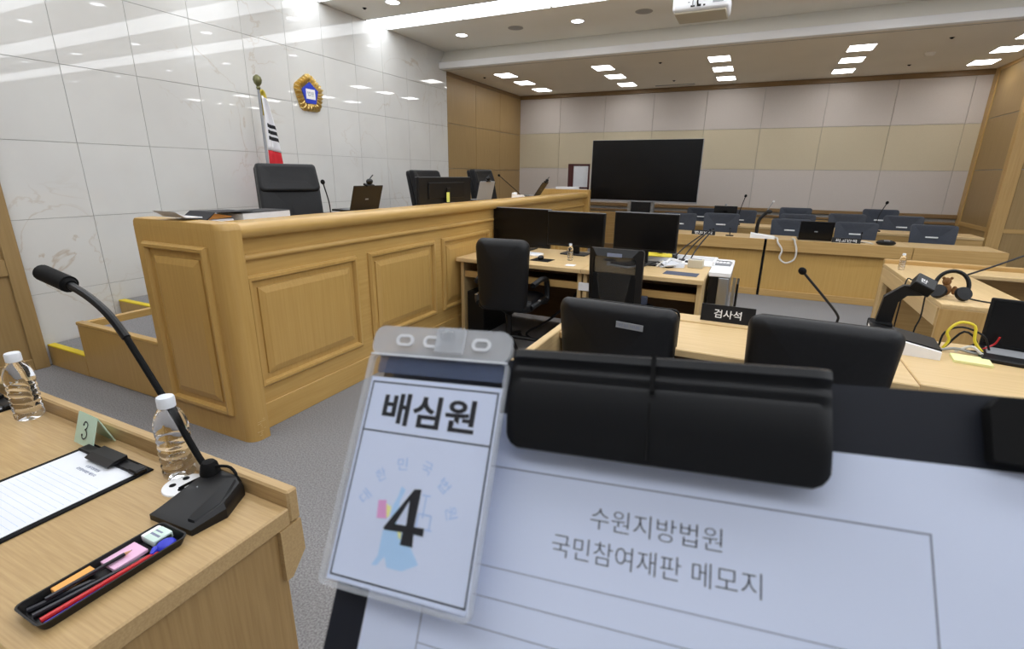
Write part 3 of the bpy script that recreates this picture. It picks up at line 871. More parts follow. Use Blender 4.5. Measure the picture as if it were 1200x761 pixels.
for i, (x0, y0, x1, y1, h) in enumerate(((-0.63, 4.7, -0.42, 4.95, 0.22), (-0.55, 4.76, -0.36, 5.0, 0.26), (-0.48, 4.68, -0.33, 4.98, 0.27))):
    goose('thin black stalk microphone ' + ('leaning left', 'in the middle', 'leaning right')[i] + ' in the clerk clutter', (x0, y0, 0.762), [(0, 0, 0), ((x1 - x0) * 0.4, (y1 - y0) * 0.4, h * 0.5), (x1 - x0, y1 - y0, h)], 0.006, 0.009, (0.03, 0.03, 0.012))
for i, pts in enumerate(([(-0.8, 4.3, 0.757), (-0.7, 4.38, 0.79), (-0.62, 4.34, 0.757), (-0.55, 4.4, 0.76)], [(-0.72, 4.42, 0.758), (-0.66, 4.4, 0.80), (-0.7, 4.33, 0.757)])):
    tag(B().tube(pts, 0.006, 6).mk('desk_cable', ('black', 'cable_white')[i]), ('black looped cable under the right clerk monitor', 'white looped cable under the right clerk monitor')[i], 'cable')
for i, (x, y, w_) in enumerate(((-1.02, 4.3, 'left of the mesh chair top'), (-0.93, 4.26, 'right of the mesh chair top'))):
    t = thing('paper_pile', 'white papers and dark cover on clerk desk ' + w_, 'papers', (x, y, 0.75), 0.2 + i)
    B().box(-0.1, -0.07, 0, 0.1, 0.07, 0.012, 0.002).mk('sheet', 'paper_white', t, False)
    B().box(-0.07, -0.05, 0.012, 0.07, 0.05, 0.02, 0.002).mk('cover', 'ink', t, False)
tag(B().lathe([(0.0, 0), (0.05, 0), (0.06, 0.006), (0.055, 0.008), (0, 0.008)], 18, (-1.15, 4.5, 0.75), False, False).mk('coaster', 'ink'), 'round dark coaster behind the mesh chair', 'coaster')
for lab, x, z, mt, nm in (('white socket plate on the clerk desk leg', -1.27, 0.56, 'white', 'socket_plate'), ('grey tag hanging from the right clerk drawer rail', -0.80, 0.50, 'pad_blue', 'hanging_tag')):
    tag(B().box(x, 3.965, z, x + (0.1 if nm == 'socket_plate' else 0.11), 3.98 if nm == 'socket_plate' else 3.999, z + (0.07 if nm == 'socket_plate' else 0.07), 0.004).mk(nm, mt), lab, 'plate' if nm == 'socket_plate' else 'tag')
tag(B().tube([(-1.32, 4.2, 0.55), (-1.4, 4.15, 0.4), (-1.6, 4.1, 0.2), (-1.75, 4.0, 0.1), (-1.72, 4.05, 0.02)], 0.012, 6).mk('power_cable', 'black'), 'black power cable hanging under the clerk desk', 'cable')
# cabinet at the right end of the clerk desk
cb = thing('device_cabinet', 'tall grey and black device cabinet beside the clerk desk', 'cabinet', (-0.268, 4.28, 0))
B().box(0.0, 0.05, 0.02, 0.155, 0.75, 0.72, 0.006).mk('body', 'steel', cb)
B().box(0.0, 0.035, 0.04, 0.07, 0.05, 0.715, 0.004).mk('black_front', 'black', cb)
B().box(0.07, 0.03, 0.04, 0.15, 0.05, 0.715, 0.009, 3).mk('steel_front', 'steel', cb)
B().box(-0.008, 0.02, 0.72, 0.16, 0.76, 0.76, 0.006).mk('top_tray', 'white', cb)
fs = thing('folded_stand', 'folded silver and black stand leaning beside the cabinet', 'stand', (-0.06, 4.42, 0))
B().prism([(-0.02, 0), (0.01, 0), (0.01, 0.68), (-0.02, 0.71)], 'x', -0.03, -0.005).mk('frame', 'steel', fs)
B().box(0.0, -0.02, 0.0, 0.018, 0.25, 0.66, 0.004).mk('panel', 'black', fs)

# ------------------------------------------------------------------ clerks' chairs
ca = thing('clerk_chair', 'black leather office chair with padded armrests at clerk desk', 'chair', (-1.83, 3.78, 0), math.radians(6))
# sitter faces +Y; backrest on the camera side
cbend = lambda x, z: -0.05 * math.sin((z - 0.4) * 4) + 0.06 * (abs(x) / 0.24) ** 2
q = B().cushion(rrect(0.42, 0.46, 0.60, 0.07, 5, 0.40), 0.10, 0.04, cbend).mk('backrest', 'leather', ca)
q.location.y = -0.18
B().cushion(rrect(0.5, 0.5, 0.5, 0.09, 5, -0.25), 0.10, 0.04).xf(Matrix.Rotation(PI / 2, 4, 'X')).xf(Matrix.Translation((0, 0.08, 0.43))).mk('seat', 'leather', ca)
for s_ in (-1, 1):
    ar = B().tube([(s_ * 0.24, -0.12, 0.43), (s_ * 0.29, -0.02, 0.46), (s_ * 0.30, 0.14, 0.45), (s_ * 0.29, 0.16, 0.60), (s_ * 0.28, 0.06, 0.645), (s_ * 0.25, -0.12, 0.62)], 0.024, 8).mk('armrest', 'leather', ca)
    B().box(s_ * 0.29 - 0.012, -0.06, 0.475, s_ * 0.29 + 0.012, 0.12, 0.49, 0.004).mk('chrome_bar', 'chrome', ar)
office_base(ca, 0.40, 'black', 0.29)
cbm = thing('mesh_chair', 'black mesh back office chair before the right clerk monitor', 'chair', (-0.88, 3.78, 0), math.radians(-2))
MB = lambda x, z: 0.09 * (abs(x) / 0.21) ** 2 - 0.03 * math.sin((z - 0.5) * 4)
fb = B()
out = [(x, z + (0.03 * (abs(x) / 0.2) ** 2 - 0.01 if z > 0.8 else 0)) for x, z in rrect(0.40, 0.41, 0.50, 0.03, 5, 0.47)]
inn = rrect(0.31, 0.32, 0.43, 0.03, 5, 0.50)
fb.loops([[(x, -0.02 + MB(x, z), z) for x, z in out], [(x, 0.012 + MB(x, z), z) for x, z in out], [(x, 0.012 + MB(x, z), z) for x, z in inn], [(x, -0.02 + MB(x, z), z) for x, z in inn], [(x, -0.02 + MB(x, z), z) for x, z in out]], False, False)
o = fb.mk('back_frame', 'black', cbm)
o.location.y = -0.18
o = B().cushion([(x * 1.02, z) for x, z in inn], 0.004, 0.001, MB).mk('mesh_back', 'mesh', cbm)
o.location.y = -0.18
B().box(-0.165, -0.17, 0.50, 0.165, -0.15, 0.80, 0.006).mk('lumbar_panel', 'matt', cbm)
B().cushion(rrect(0.48, 0.48, 0.48, 0.09, 5, -0.24), 0.08, 0.03).xf(Matrix.Rotation(PI / 2, 4, 'X')).xf(Matrix.Translation((0, 0.1, 0.45))).mk('seat', 'matt', cbm)
B().box(-0.03, -0.2, 0.3, 0.03, -0.16, 0.52, 0.01).box(-0.03, -0.2, 0.38, 0.03, 0.1, 0.41, 0.008).mk('spine', 'black', cbm)
office_base(cbm, 0.42, 'black', 0.28)
B().box(-0.05, -0.205, 0.93, 0.06, -0.2, 0.955).mk('back_label', 'pale_ink', cbm, False)

# ================================================================== defendants' tables and chairs
def front_table(label, x0, x1, y0, y1, fz, top, skirt=True):
    t = thing('counsel_table', label, 'table', (x0, y0, 0), 0, 'far counsel tables')
    w, d = x1 - x0, y1 - y0
    B().box(0, 0, top - 0.035, w, d, top, 0.004).mk('top', 'maple_x', t)
    B().box(0, -0.012, fz, w, 0.02, top + 0.001, 0.004).mk('fascia', 'oak_x', t)
    B().box(0.0, 0.05, 0.0, w, 0.08, top - 0.035).mk('front_panel', 'bench_z', t)
    if skirt:
        B().box(0, 0.02, 0.0, w, 0.06, 0.085, 0.004).mk('skirting', 'oak_x', t)
    for x in (0, w - 0.035):
        B().box(x, 0.08, 0, x + 0.035, d - 0.03, top - 0.035).mk('side_panel', 'maple_z', t)
    return t


front_table('left far oak table with split front, carrying a nameplate', -1.25, 0.155, 7.2, 7.78, 0.60, 0.742)
front_table('middle far oak table with hanging white cable', 0.185, 1.708, 7.2, 7.78, 0.60, 0.742)
front_table('right far oak table ending at the wooden pier', 1.714, 2.55, 7.2, 7.78, 0.583, 0.742)
structure(B().box(0.158, 7.24, 0.0, 0.182, 7.4, 0.735).mk('gap_shade', 'matt'))  # black filler standing in for the shade in the gap between tables
t = thing('counsel_table', 'second-row oak table behind the front far chairs', 'table', (-0.9, 8.42, 0), 0, 'far counsel tables')
B().box(0, 0, 0.755, 3.6, 0.5, 0.79, 0.004).mk('top', 'maple_x', t)
B().box(0, 0.01, 0.0, 3.6, 0.04, 0.755).mk('front_panel', 'oak_x', t)
for x in (0, 1.8, 3.565):
    B().box(x, 0.04, 0, x + 0.035, 0.48, 0.755).mk('side_panel', 'maple_z', t)

GC = 'slate chairs of the far tables'
fc = thing('visitor_chair', 'placeholder', 'chair', (0, 0, 0), 0, GC)
VB = lambda x, z: -0.06 * (abs(x) / 0.25) ** 2 + 0.10 * (z - 0.45)
sl = B()
o = B().cushion(rrect(0.46, 0.49, 0.43, 0.035, 4, 0.52), 0.03, 0.012, VB).mk('backrest', 'slate', fc)
B().box(-0.066, 0.0, 0.782, 0.066, 0.022, 0.80, 0.003).mk('handle_slot', 'white', o, True, label='silver handle slot')
B().cushion(rrect(0.45, 0.46, 0.44, 0.06, 4, -0.22), 0.05, 0.02).xf(Matrix.Rotation(PI / 2, 4, 'X')).xf(Matrix.Translation((0, -0.22, 0.44))).mk('seat', 'slate', fc)
for sx in (-1, 1):
    B().tube([(sx * 0.2, 0.02, 0.56), (sx * 0.21, 0.0, 0.42), (sx * 0.22, 0.06, 0.0)], 0.012, 6).mk('leg', 'steel', fc)
    B().tube([(sx * 0.2, -0.38, 0.42), (sx * 0.21, -0.40, 0.2), (sx * 0.22, -0.42, 0.0)], 0.012, 6, 2).mk('leg', 'steel', fc)
CH = [  # x, y, top z, rotation, label
    (-1.03, 8.1, 0.965, 0, 'slate chair in front row half hidden by the right clerk monitor'),
    (-0.44, 8.1, 0.985, 0, 'slate chair behind the left nameplate in front row'),
    (0.47, 8.1, 0.945, 0, 'slate chair just left of the dark open laptop'),
    (1.25, 8.1, 0.937, 0, 'slate chair directly behind the second nameplate'),
    (2.08, 8.1, 0.947, 0, 'rightmost slate chair nearest the wooden pier'),
    (-0.22, 9.15, 0.985, 0, 'slate chair in middle row under the left wall microphone'),
    (0.62, 9.15, 0.952, 0, 'slate chair in middle row behind the chair beside the laptop'),
    (1.27, 9.15, 0.985, 0, 'slate chair in middle row left of the wall microphone'),
    (1.97, 9.15, 0.985, 0, 'slate chair in middle row right of the wall microphone'),
    (-0.90, 9.95, 0.950, 0, 'slate chair in back row under the dark screen'),
    (0.62, 9.95, 1.01, 0, 'slate chair in back row against the dado, in the middle'),
    (1.82, 9.95, 1.03, 0, 'slate chair in back row directly under the right microphone')]
for i, (x, y, tz, rz, lab) in enumerate(CH):
    c = fc if i == 0 else clone(fc, (x, y, tz - 0.95), 0, lab)
    c.location = (x, y, 0)
    c.scale = (1, 1, tz / 0.95)
    c['label'] = lab

# things on the far tables
def plate(label, s, loc, rz, w, h, tw, th, lean=12, name='nameplate'):
    """triangular sign, lettered face to -Y local"""
    t = thing(name, label, 'nameplate', loc, rz)
    dy = h * math.tan(math.radians(lean))
    pl_ = B().prism([(-dy, 0), (dy, 0), (0.004, h), (-0.004, h)], 'x', -w / 2, w / 2).mk('plate', 'sign', t, False)
    m4 = frame_mat((0, -dy / 2 - 0.0025, h / 2), (1, 0, 0), (0, math.sin(math.radians(lean)), math.cos(math.radians(lean))))
    text(s, tw, th, 'white_letter', pl_, m4, 'lettering', 0.012)
    return t


plate('black nameplate lettered 변호인석 on the left far table', '변호인석', (-0.60, 7.3, 0.742), 0, 0.3, 0.06, 0.22, 0.045)
plate('black nameplate lettered 피고인석 on the middle far table', '피고인석', (1.05, 7.3, 0.742), 0, 0.3, 0.06, 0.22, 0.045)
laptop('dark open laptop with lid towards the court on far table', (0.72, 7.36, 0.742), math.radians(180), 'screen', 14, 0.37, 0.235, webcam=False)
t = thing('desk_phone', 'black rounded conference phone on the middle far table', 'telephone', (1.46, 7.33, 0.742))
B().ball((0, 0, 0.025), 0.06, 14, (1.7, 1.1, 0.6)).mk('body', 'black', t)
B().box(-0.03, -0.05, 0.045, 0.03, -0.01, 0.058, 0.004).mk('display', 'grey', t)
t = thing('document_camera', 'black document camera arm on white base on far table', 'document camera', (0.1, 7.34, 0.742))
B().prism([(-0.12, 0.0), (0.17, 0.0), (0.17, 0.02), (-0.12, 0.055)], 'y', -0.1, 0.12).mk('base', 'white', t, False)
B().tube([(-0.05, 0.1, 0.04), (-0.05, 0.1, 0.16), (-0.03, 0.1, 0.24), (0.02, 0.1, 0.30), (0.06, 0.08, 0.33)], 0.022, 8, 3).mk('arm', 'black', t)
B().ball((0.06, 0.06, 0.33), 0.035, 10, (1.2, 1, 0.8)).mk('head', 'black', t)
B().tube([(0.03, 0.1, 0.33), (0.09, 0.1, 0.45)], 0.006, 6, 0).mk('lamp_stalk', 'grey', t)
B().ball((0.095, 0.1, 0.46), 0.013, 8).mk('lamp_tip', 'white', t)
tag(B().tube([(0.28, 7.3, 0.755), (0.30, 7.2, 0.757), (0.31, 7.17, 0.71), (0.37, 7.17, 0.62), (0.355, 7.17, 0.52), (0.43, 7.17, 0.46), (0.52, 7.17, 0.51), (0.53, 7.17, 0.63), (0.5, 7.17, 0.72), (0.49, 7.2, 0.757), (0.47, 7.3, 0.755)], 0.011, 7).mk('hanging_cable', 'cable_white'), 'white cable loop hanging over the far table front', 'cable')
tag(B().tube([(1.12, 7.45, 0.75), (1.2, 7.4, 0.76), (1.3, 7.33, 0.755), (1.33, 7.3, 0.749)], 0.009, 6).mk('table_cable', 'cable_white'), 'pale cable beside the second nameplate', 'cable')
goose('thin microphone on second far table, at left', (-0.24, 8.6, 0.79), [(0, 0, 0), (0.02, 0, 0.2), (0.07, 0, 0.42)], 0.006, 0.02, (0.05, 0.06, 0.02))
goose('thin microphone on second far table, at right', (1.56, 8.6, 0.79), [(0, 0, 0), (0.0, 0, 0.2), (0.06, 0, 0.38)], 0.006, 0.02, (0.05, 0.06, 0.02))
goose('short microphone standing beside the left nameplate on far table', (-0.27, 7.33, 0.742), [(0, 0, 0), (0.0, 0, 0.05), (0.0, 0.01, 0.09)], 0.006, 0.010, (0.05, 0.03, 0.012))
goose('short microphone standing right of the second nameplate on table', (1.22, 7.42, 0.742), [(0, 0, 0), (0.0, 0, 0.06), (0.0, 0.01, 0.11)], 0.006, 0.010, (0.05, 0.03, 0.012))
t = thing('small_screen', 'small dark screen with camera on the second far table', 'screen', (-0.43, 8.72, 0.79))
B().box(-0.17, 0, 0.14, 0.17, 0.02, 0.27, 0.004).box(-0.03, 0.0, 0.0, 0.03, 0.03, 0.2).box(-0.1, -0.06, 0, 0.1, 0.09, 0.012).mk('housing', 'black', t)
B().ball((0.0, 0.0, 0.285), 0.022, 8).mk('camera_head', 'grey', t)

# ================================================================== witness desk at the right
rd = thing('witness_desk', 'oak corner desk at right carrying headphones', 'desk', (0, 0, 0))
B().box(1.14, 3.92, 0.715, 1.65, 5.66, 0.75, 0.008, 2).mk('top', 'maple_y', rd)
B().box(1.14, 3.97, 0.59, 1.175, 5.62, 0.715, 0.004).mk('apron', 'maple_y', rd)
B().box(1.142, 5.52, 0.0, 1.19, 5.66, 0.715, 0.006).mk('leg', 'maple_z', rd)
B().box(1.142, 3.92, 0.0, 1.65, 3.96, 0.72, 0.006).mk('end_panel', 'oak_z', rd)
B().box(1.14, 5.62, 0.0, 2.6, 5.66, 0.79, 0.008).mk('front_board', 'oak_x', rd)
B().box(1.65, 5.3, 0.715, 2.6, 5.62, 0.75, 0.006).mk('side_top', 'maple_x', rd)
B().box(2.55, 5.3, 0.0, 2.6, 5.62, 0.715, 0.006).mk('end_panel', 'oak_z', rd)
bottle('small clear water bottle on the corner desk at right', (1.205, 5.3, 0.75), 0.78)
# headphones with a tan plush toy inside
hp = thing('headphones', 'black over-ear headphones lying on the corner desk', 'headphones', (1.225, 4.12, 0.75), math.radians(-12))
hp.scale = (1.12, 1.12, 1.12)
B().tube([(0.075 * math.cos(a) , 0.02 * math.sin(a), 0.075 + 0.085 * math.sin(a)) for a in [math.radians(x) for x in range(-30, 211, 20)]], 0.011, 8, 2).mk('headband', 'black', hp)
for s_ in (-1, 1):
    B().lathe([(0.0, 0), (0.036, 0), (0.042, 0.01), (0.038, 0.03), (0.0, 0.032)], 18, cap0=False, cap1=False).xf(Matrix.Translation((s_ * 0.05, -0.03, 0.036)) @ Matrix.Rotation(math.radians(25 * s_), 4, 'Z') @ Matrix.Rotation(math.radians(62), 4, 'X')).mk('ear_cup', 'leather', hp)
pb = thing('plush_toy', 'small tan plush figure inside the headphones', 'toy', (1.225, 4.21, 0.75))
pb.scale = (0.8, 0.8, 0.85)
B().ball((0, 0, 0.05), 0.045, 12, (0.9, 0.8, 1.1)).ball((-0.005, 0, 0.115), 0.032, 12).ball((-0.03, 0, 0.14), 0.012, 8).ball((0.022, 0, 0.142), 0.012, 8).mk('body', 'bear', pb)
B().ball((0.055, -0.01, 0.05), 0.02, 10, (1, 1, 1.8)).mk('arm', 'bear', pb)
B().ball((-0.045, -0.02, 0.05), 0.018, 10, (1, 1, 1.7)).mk('arm', 'bear', pb)
tag(B().tube([(1.16, 4.35, 0.756), (1.2, 4.3, 0.77), (1.17, 4.22, 0.757), (1.23, 4.25, 0.765)], 0.007, 6).mk('earphone_cable', 'black'), 'coiled black cable left of the headphones', 'cable')
tag(B().tube([(1.165, 4.25, 0.757), (1.125, 4.2, 0.752), (1.115, 4.15, 0.6), (1.09, 4.12, 0.5), (1.1, 4.1, 0.3), (1.09, 4.08, 0.02)], 0.005, 6).mk('dangling_cable', 'black'), 'thin black cable dangling over the corner desk edge', 'cable')
tag(B().tube([(1.165, 4.75, 0.755), (1.125, 4.72, 0.752), (1.11, 4.68, 0.55), (1.10, 4.66, 0.02)], 0.005, 6).mk('dangling_cable', 'black'), 'straight black cable hanging behind the camera arm', 'cable')
tag(B().tube([(1.3, 4.2, 0.757), (1.38, 4.1, 0.756), (1.47, 4.05, 0.756), (1.6, 4.02, 0.756), (1.64, 4.1, 0.756)], 0.005, 6).mk('flat_cable', 'black'), 'black cable running right from the headphones', 'cable')
bm_ = thing('boom_microphone', 'long black boom microphone reaching in from the right', 'microphone', (2.35, 5.42, 0.75))
B().box(-0.05, -0.05, 0, 0.05, 0.05, 0.02, 0.005).mk('base', 'black', bm_)
B().tube([(0, 0, 0.02), (-0.05, -0.02, 0.22), (-0.2, -0.1, 0.27), (-0.66, -0.42, 0.11), (-0.83, -0.5, 0.04)], 0.007, 7).mk('boom', 'black', bm_)
wc = thing('witness_chair', 'dark slate chair cut by the right edge of the picture', 'chair', (2.12, 4.72, 0), math.radians(70))
q = B().cushion(rrect(0.46, 0.5, 0.42, 0.06, 5, 0.47), 0.04, 0.015, VB).mk('backrest', 'slate', wc)
B().cushion(rrect(0.46, 0.46, 0.46, 0.07, 4, -0.23), 0.07, 0.03).xf(Matrix.Rotation(PI / 2, 4, 'X')).xf(Matrix.Translation((0, -0.24, 0.44))).mk('seat', 'slate', wc)
office_base(wc, 0.42, 'black', 0.28)

# ================================================================== prosecutors' desk
pd = thing('prosecutor_desk', 'oak prosecutor desk with raised side board and nameplate ledge', 'desk', (0, 0, 0))
B().box(-0.80, 2.235, 0.715, 0.655, 2.72, 0.75, 0.004).mk('top', 'maple_x', pd)
B().box(0.659, 2.26, 0.715, 1.75, 2.95, 0.75, 0.004).mk('top', 'maple_x', pd)
B().box(-0.84, 1.70, 0.0, -0.80, 2.86, 0.758, 0.004).mk('side_board', 'maple_y', pd)
B().box(-0.80, 2.72, 0.0, 0.655, 2.86, 0.758, 0.004).mk('front_ledge', 'maple_x', pd)
B().box(0.659, 2.92, 0.0, 1.75, 2.96, 0.714, 0.004).mk('front_board', 'oak_x', pd)
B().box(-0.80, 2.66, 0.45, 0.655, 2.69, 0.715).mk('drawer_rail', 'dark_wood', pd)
B().box(0.6, 2.3, 0, 0.64, 2.7, 0.715).mk('leg_panel', 'maple_z', pd)
B().box(1.7, 2.3, 0, 1.74, 2.92, 0.715).mk('leg_panel', 'maple_z', pd)
plate('black nameplate lettered 검사석 on the prosecutor desk ledge', '검사석', (-0.058, 2.79, 0.758), math.radians(-1), 0.265, 0.088, 0.135, 0.047, 14)
t = thing('blue_box', 'small royal blue box on the prosecutor desk ledge', 'box', (0.215, 2.80, 0.758), math.radians(-3))
B().box(-0.065, -0.045, 0, 0.065, 0.05, 0.04, 0.003).mk('carton', 'cap_blue', t)
B().box(-0.02, -0.01, 0.04, 0.025, 0.02, 0.0405).mk('label_mark', 'pale_letter', t, False)
B().box(-0.012, 0.025, 0.04, 0.0, 0.035, 0.043).mk('tab', 'ink', t, False)
pm = goose('gooseneck microphone with round black foam on prosecutor desk', (0.40, 2.6, 0.75), [(0, 0, 0.0), (0.0, 0, 0.04), (0.004, 0.0, 0.12), (-0.0, 0.0, 0.155), (-0.06, 0, 0.225), (-0.16, 0, 0.332)], 0.0055, 0.0165, (0.05, 0.07, 0.018))
B().tube([(0.0, 0, 0.01), (0.0, 0, 0.075)], 0.0085, 10, 0).mk('collar', 'matt', pm)
# document camera on white console
dc = thing('visualizer', 'black angled document camera on white console right of chair', 'document camera', (0.69, 2.74, 0.75), math.radians(-6))
B().prism([(-0.13, 0), (0.13, 0), (0.13, 0.035), (-0.13, 0.082)], 'y', -0.11, 0.11).mk('console', 'white', dc, False)
B().prism([(-0.13, 0.0825), (0.132, 0.036), (0.132, 0.042), (-0.13, 0.088)], 'y', -0.09, 0.112).mk('console_top', 'black', dc, False)
B().prism([(-0.105, 0.06), (-0.04, 0.06), (-0.033, 0.19), (-0.005, 0.225), (0.06, 0.235), (0.06, 0.275), (-0.025, 0.272), (-0.09, 0.21)], 'y', 0.11, 0.15).mk('arm', 'black', dc, False)
B().box(-0.13, 0.08, 0.05, -0.035, 0.165, 0.088, 0.004).mk('arm_foot', 'matt', dc)
Hm = Matrix.Translation((0.045, 0.12, 0.282)) @ Matrix.Rotation(math.radians(25), 4, 'Y') @ Matrix.Rotation(math.radians(28), 4, 'X')
B().box(-0.042, -0.04, -0.025, 0.042, 0.04, 0.025, 0.004).xf(Hm).mk('head', 'black', dc)
text('판', 0.03, 0.028, 'white_letter', dc, Hm @ Matrix.Translation((-0.012, -0.008, 0.0252)), 'head_mark', 0.01)
# laptop, note pad, cables
lp = laptop('open dark laptop with silver keyboard at the right edge', (1.235, 2.86, 0.75), math.radians(-14), 'black', 6, 0.44, 0.225, webcam=False)
tag(B().box(-0.065, -0.055, 0, 0.065, 0.055, 0.012, 0.001).xf(Matrix.Translation((0.925, 2.665, 0.75)) @ Matrix.Rotation(math.radians(-8), 4, 'Z')).mk('note_pad', 'pad_yellow'), 'pale yellow note pad in front of tangled cables', 'note pad')
cabs = [('cable_yellow', 0.006, [(0.86, 2.80, 0.76), (0.875, 2.8, 0.80), (0.862, 2.80, 0.84), (0.9, 2.81, 0.885), (0.955, 2.81, 0.875), (0.965, 2.8, 0.81), (1.0, 2.79, 0.762)], 'thick yellow cable arching out of the tangle'),
        ('black', 0.0045, [(0.85, 2.82, 0.758), (0.86, 2.82, 0.83), (0.92, 2.83, 0.86), (1.0, 2.83, 0.83), (1.03, 2.82, 0.77)], 'black cable arching below the yellow cable'),
        ('black', 0.005, [(0.88, 2.84, 0.757), (0.93, 2.83, 0.84), (0.98, 2.82, 0.80), (0.94, 2.81, 0.76), (1.06, 2.83, 0.758)], 'thin black cable looping through the tangle'),
        ('cable_grey', 0.006, [(0.84, 2.77, 0.757), (0.9, 2.78, 0.77), (0.95, 2.76, 0.765), (1.0, 2.78, 0.757)], 'grey cable lying at the tangle front'),
        ('cable_white', 0.006, [(0.9, 2.78, 0.757), (0.95, 2.77, 0.79), (0.99, 2.75, 0.762), (1.03, 2.74, 0.757)], 'white cable curling out of the tangle'),
        ('cable_green', 0.006, [(0.98, 2.77, 0.757), (1.02, 2.76, 0.76), (1.08, 2.72, 0.757)], 'green cable end beside the laptop'),
        ('red', 0.004, [(1.0, 2.84, 0.757), (1.05, 2.85, 0.79), (1.06, 2.84, 0.83)], 'thin dark red wire sticking up by the laptop')]
for mt, r, pts, lab in cabs:
    tag(B().tube(pts, r, 7).mk('tangled_cable', mt), lab, 'cable', 'cables tangled on the prosecutor desk')


# prosecutors' chairs: sitter faces +Y, padded back towards the camera
def pros_chair(label, loc, rz, w, top, sticker=False):
    t = thing('prosecutor_chair', label, 'chair', loc, rz, "prosecutors' chairs")
    bend = lambda x, z: -0.03 * math.sin((z - 0.3) * 3) + 0.07 * (abs(x) / 0.27) ** 2 - 0.12 * (z - 0.6)
    q = B().cushion(rrect(w * 0.92, w, 0.62, 0.05, 5, top - 0.62), 0.085, 0.038, bend).mk('backrest', 'leather', t)
    o_ = rrect(w * 0.85, w * 0.90, 0.53, 0.03, 5, top - 0.575)
    o_ = o_ + o_[:1]
    B().tube([(x, bend(x, z) - 0.0425, z) for x, z in o_], 0.0055, 6, 0).mk('welt', 'shell', t)
    B().cushion(rrect(0.5, 0.5, 0.5, 0.09, 5, -0.25), 0.1, 0.04).xf(Matrix.Rotation(PI / 2, 4, 'X')).xf(Matrix.Translation((0, 0.27, 0.44))).mk('seat', 'leather', t)
    for s_ in (-1, 1):
        B().tube([(s_ * 0.25, 0.05, 0.45), (s_ * 0.29, 0.12, 0.5), (s_ * 0.29, 0.32, 0.62), (s_ * 0.27, 0.1, 0.64)], 0.022, 8).mk('armrest', 'shell', t)
    bb = len(t.children)
    office_base(t, 0.4, 'black', 0.28)
    for ch in list(t.children)[bb:]:
        ch.location.y = 0.22
    if sticker:
        m4 = frame_mat((0.085, bend(0.085, top - 0.07) - 0.0535, top - 0.07), (1, 0.045, -0.05), (0, -0.15, 1))
        st_ = B().box(-0.056, -0.014, -0.0005, 0.056, 0.014, 0.001).mk('sticker', 'grey', t, False)
        st_.matrix_local = m4
        text('법원 비품', 0.09, 0.014, 'pale_ink', t, m4 @ Matrix.Translation((0, 0, 0.0012)), 'sticker_print')
    return t


pros_chair('black padded chair with small grey sticker, left prosecutor seat', (-0.485, 2.09, 0), math.radians(-2), 0.525, 0.975, True)
pros_chair('black padded chair right of the prosecutor nameplate', (0.285, 2.09, 0), math.radians(-1), 0.50, 1.0)

# ================================================================== jury desk
jd = thing('jury_desk', 'pale oak jury desk with raised front rail', 'desk', (0, 0, 0))
B().box(-3.3, 0.17, 0.832, -0.742, 0.556, 0.87, 0.003).mk('top', 'desk_x', jd)
B().box(-3.3, 0.556, 0.834, -0.742, 0.581, 0.905, 0.004).mk('front_rail', 'desk_x', jd)
B().prism([(0.53, 0.832), (0.579, 0.832), (0.581, 0.758), (0.545, 0.716), (0.53, 0.716)], 'x', -3.3, -0.741).mk('apron', 'desk_x', jd, False)
B().box(-0.79, 0.19, 0.0, -0.752, 0.543, 0.832, 0.003).mk('side_panel', 'desk_z', jd)
B().box(-3.3, 0.515, 0.0, -0.79, 0.54, 0.80).mk('front_panel', 'desk_x', jd)
B().box(-3.3, 0.19, 0.0, -3.26, 0.535, 0.815).mk('side_panel', 'desk_z', jd)
T = 0.87
bottle('clear water bottle beside the number tent and microphone', (-1.045, 0.535, T), 1.02)
bottle('clear water bottle at the left edge of jury desk', (-1.655, 0.52, T), 1.0, 1.0)


def tent(label, loc, s=None, rz=0.0):
    t = thing('number_tent', label, 'number tent', loc, rz)
    h, d = 0.070, 0.025
    for s_ in (-1, 1):
        B().prism([(s_ * d, 0), (s_ * (d - 0.003), 0), (0, h - 0.003), (s_ * 0.001, h + 0.0005)], 'x', -0.042, 0.042).mk('panel', 'green_board', t, False)
    if s:
        a = math.atan2(d, h)
        m4 = frame_mat((0, -d / 2 - 0.0016, h / 2), (1, 0, 0), (0, math.sin(a), math.cos(a)))
        # old-style numeral three drawn as a stroke
        pts = [(-0.0075, 0.011), (-0.005, 0.0165), (0.001, 0.018), (0.007, 0.0145), (0.0065, 0.0075), (0.001, 0.0025), (-0.0005, 0.002), (0.003, 0.0015), (0.0085, -0.004), (0.008, -0.012), (0.001, -0.0175), (-0.006, -0.016), (-0.0085, -0.011)]
        o = B().tube([(x, y, 0) for x, y in pts], 0.0013, 6, 5).ball((-0.0072, 0.0108, 0), 0.0026, 8).ball((-0.0082, -0.0108, 0), 0.0026, 8).xf(Matrix.Diagonal((1.15, 1.15, 0.3, 1))).mk('numeral', 'ink', t)
        o.matrix_local = m4
    return t


tent('pale green number tent marked 3 on the jury desk', (-1.385, 0.528, T), '3', math.radians(-2)).location = (-1.362, 0.527, T)
tent('pale green tent card cut by the left edge', (-2.005, 0.526, T))


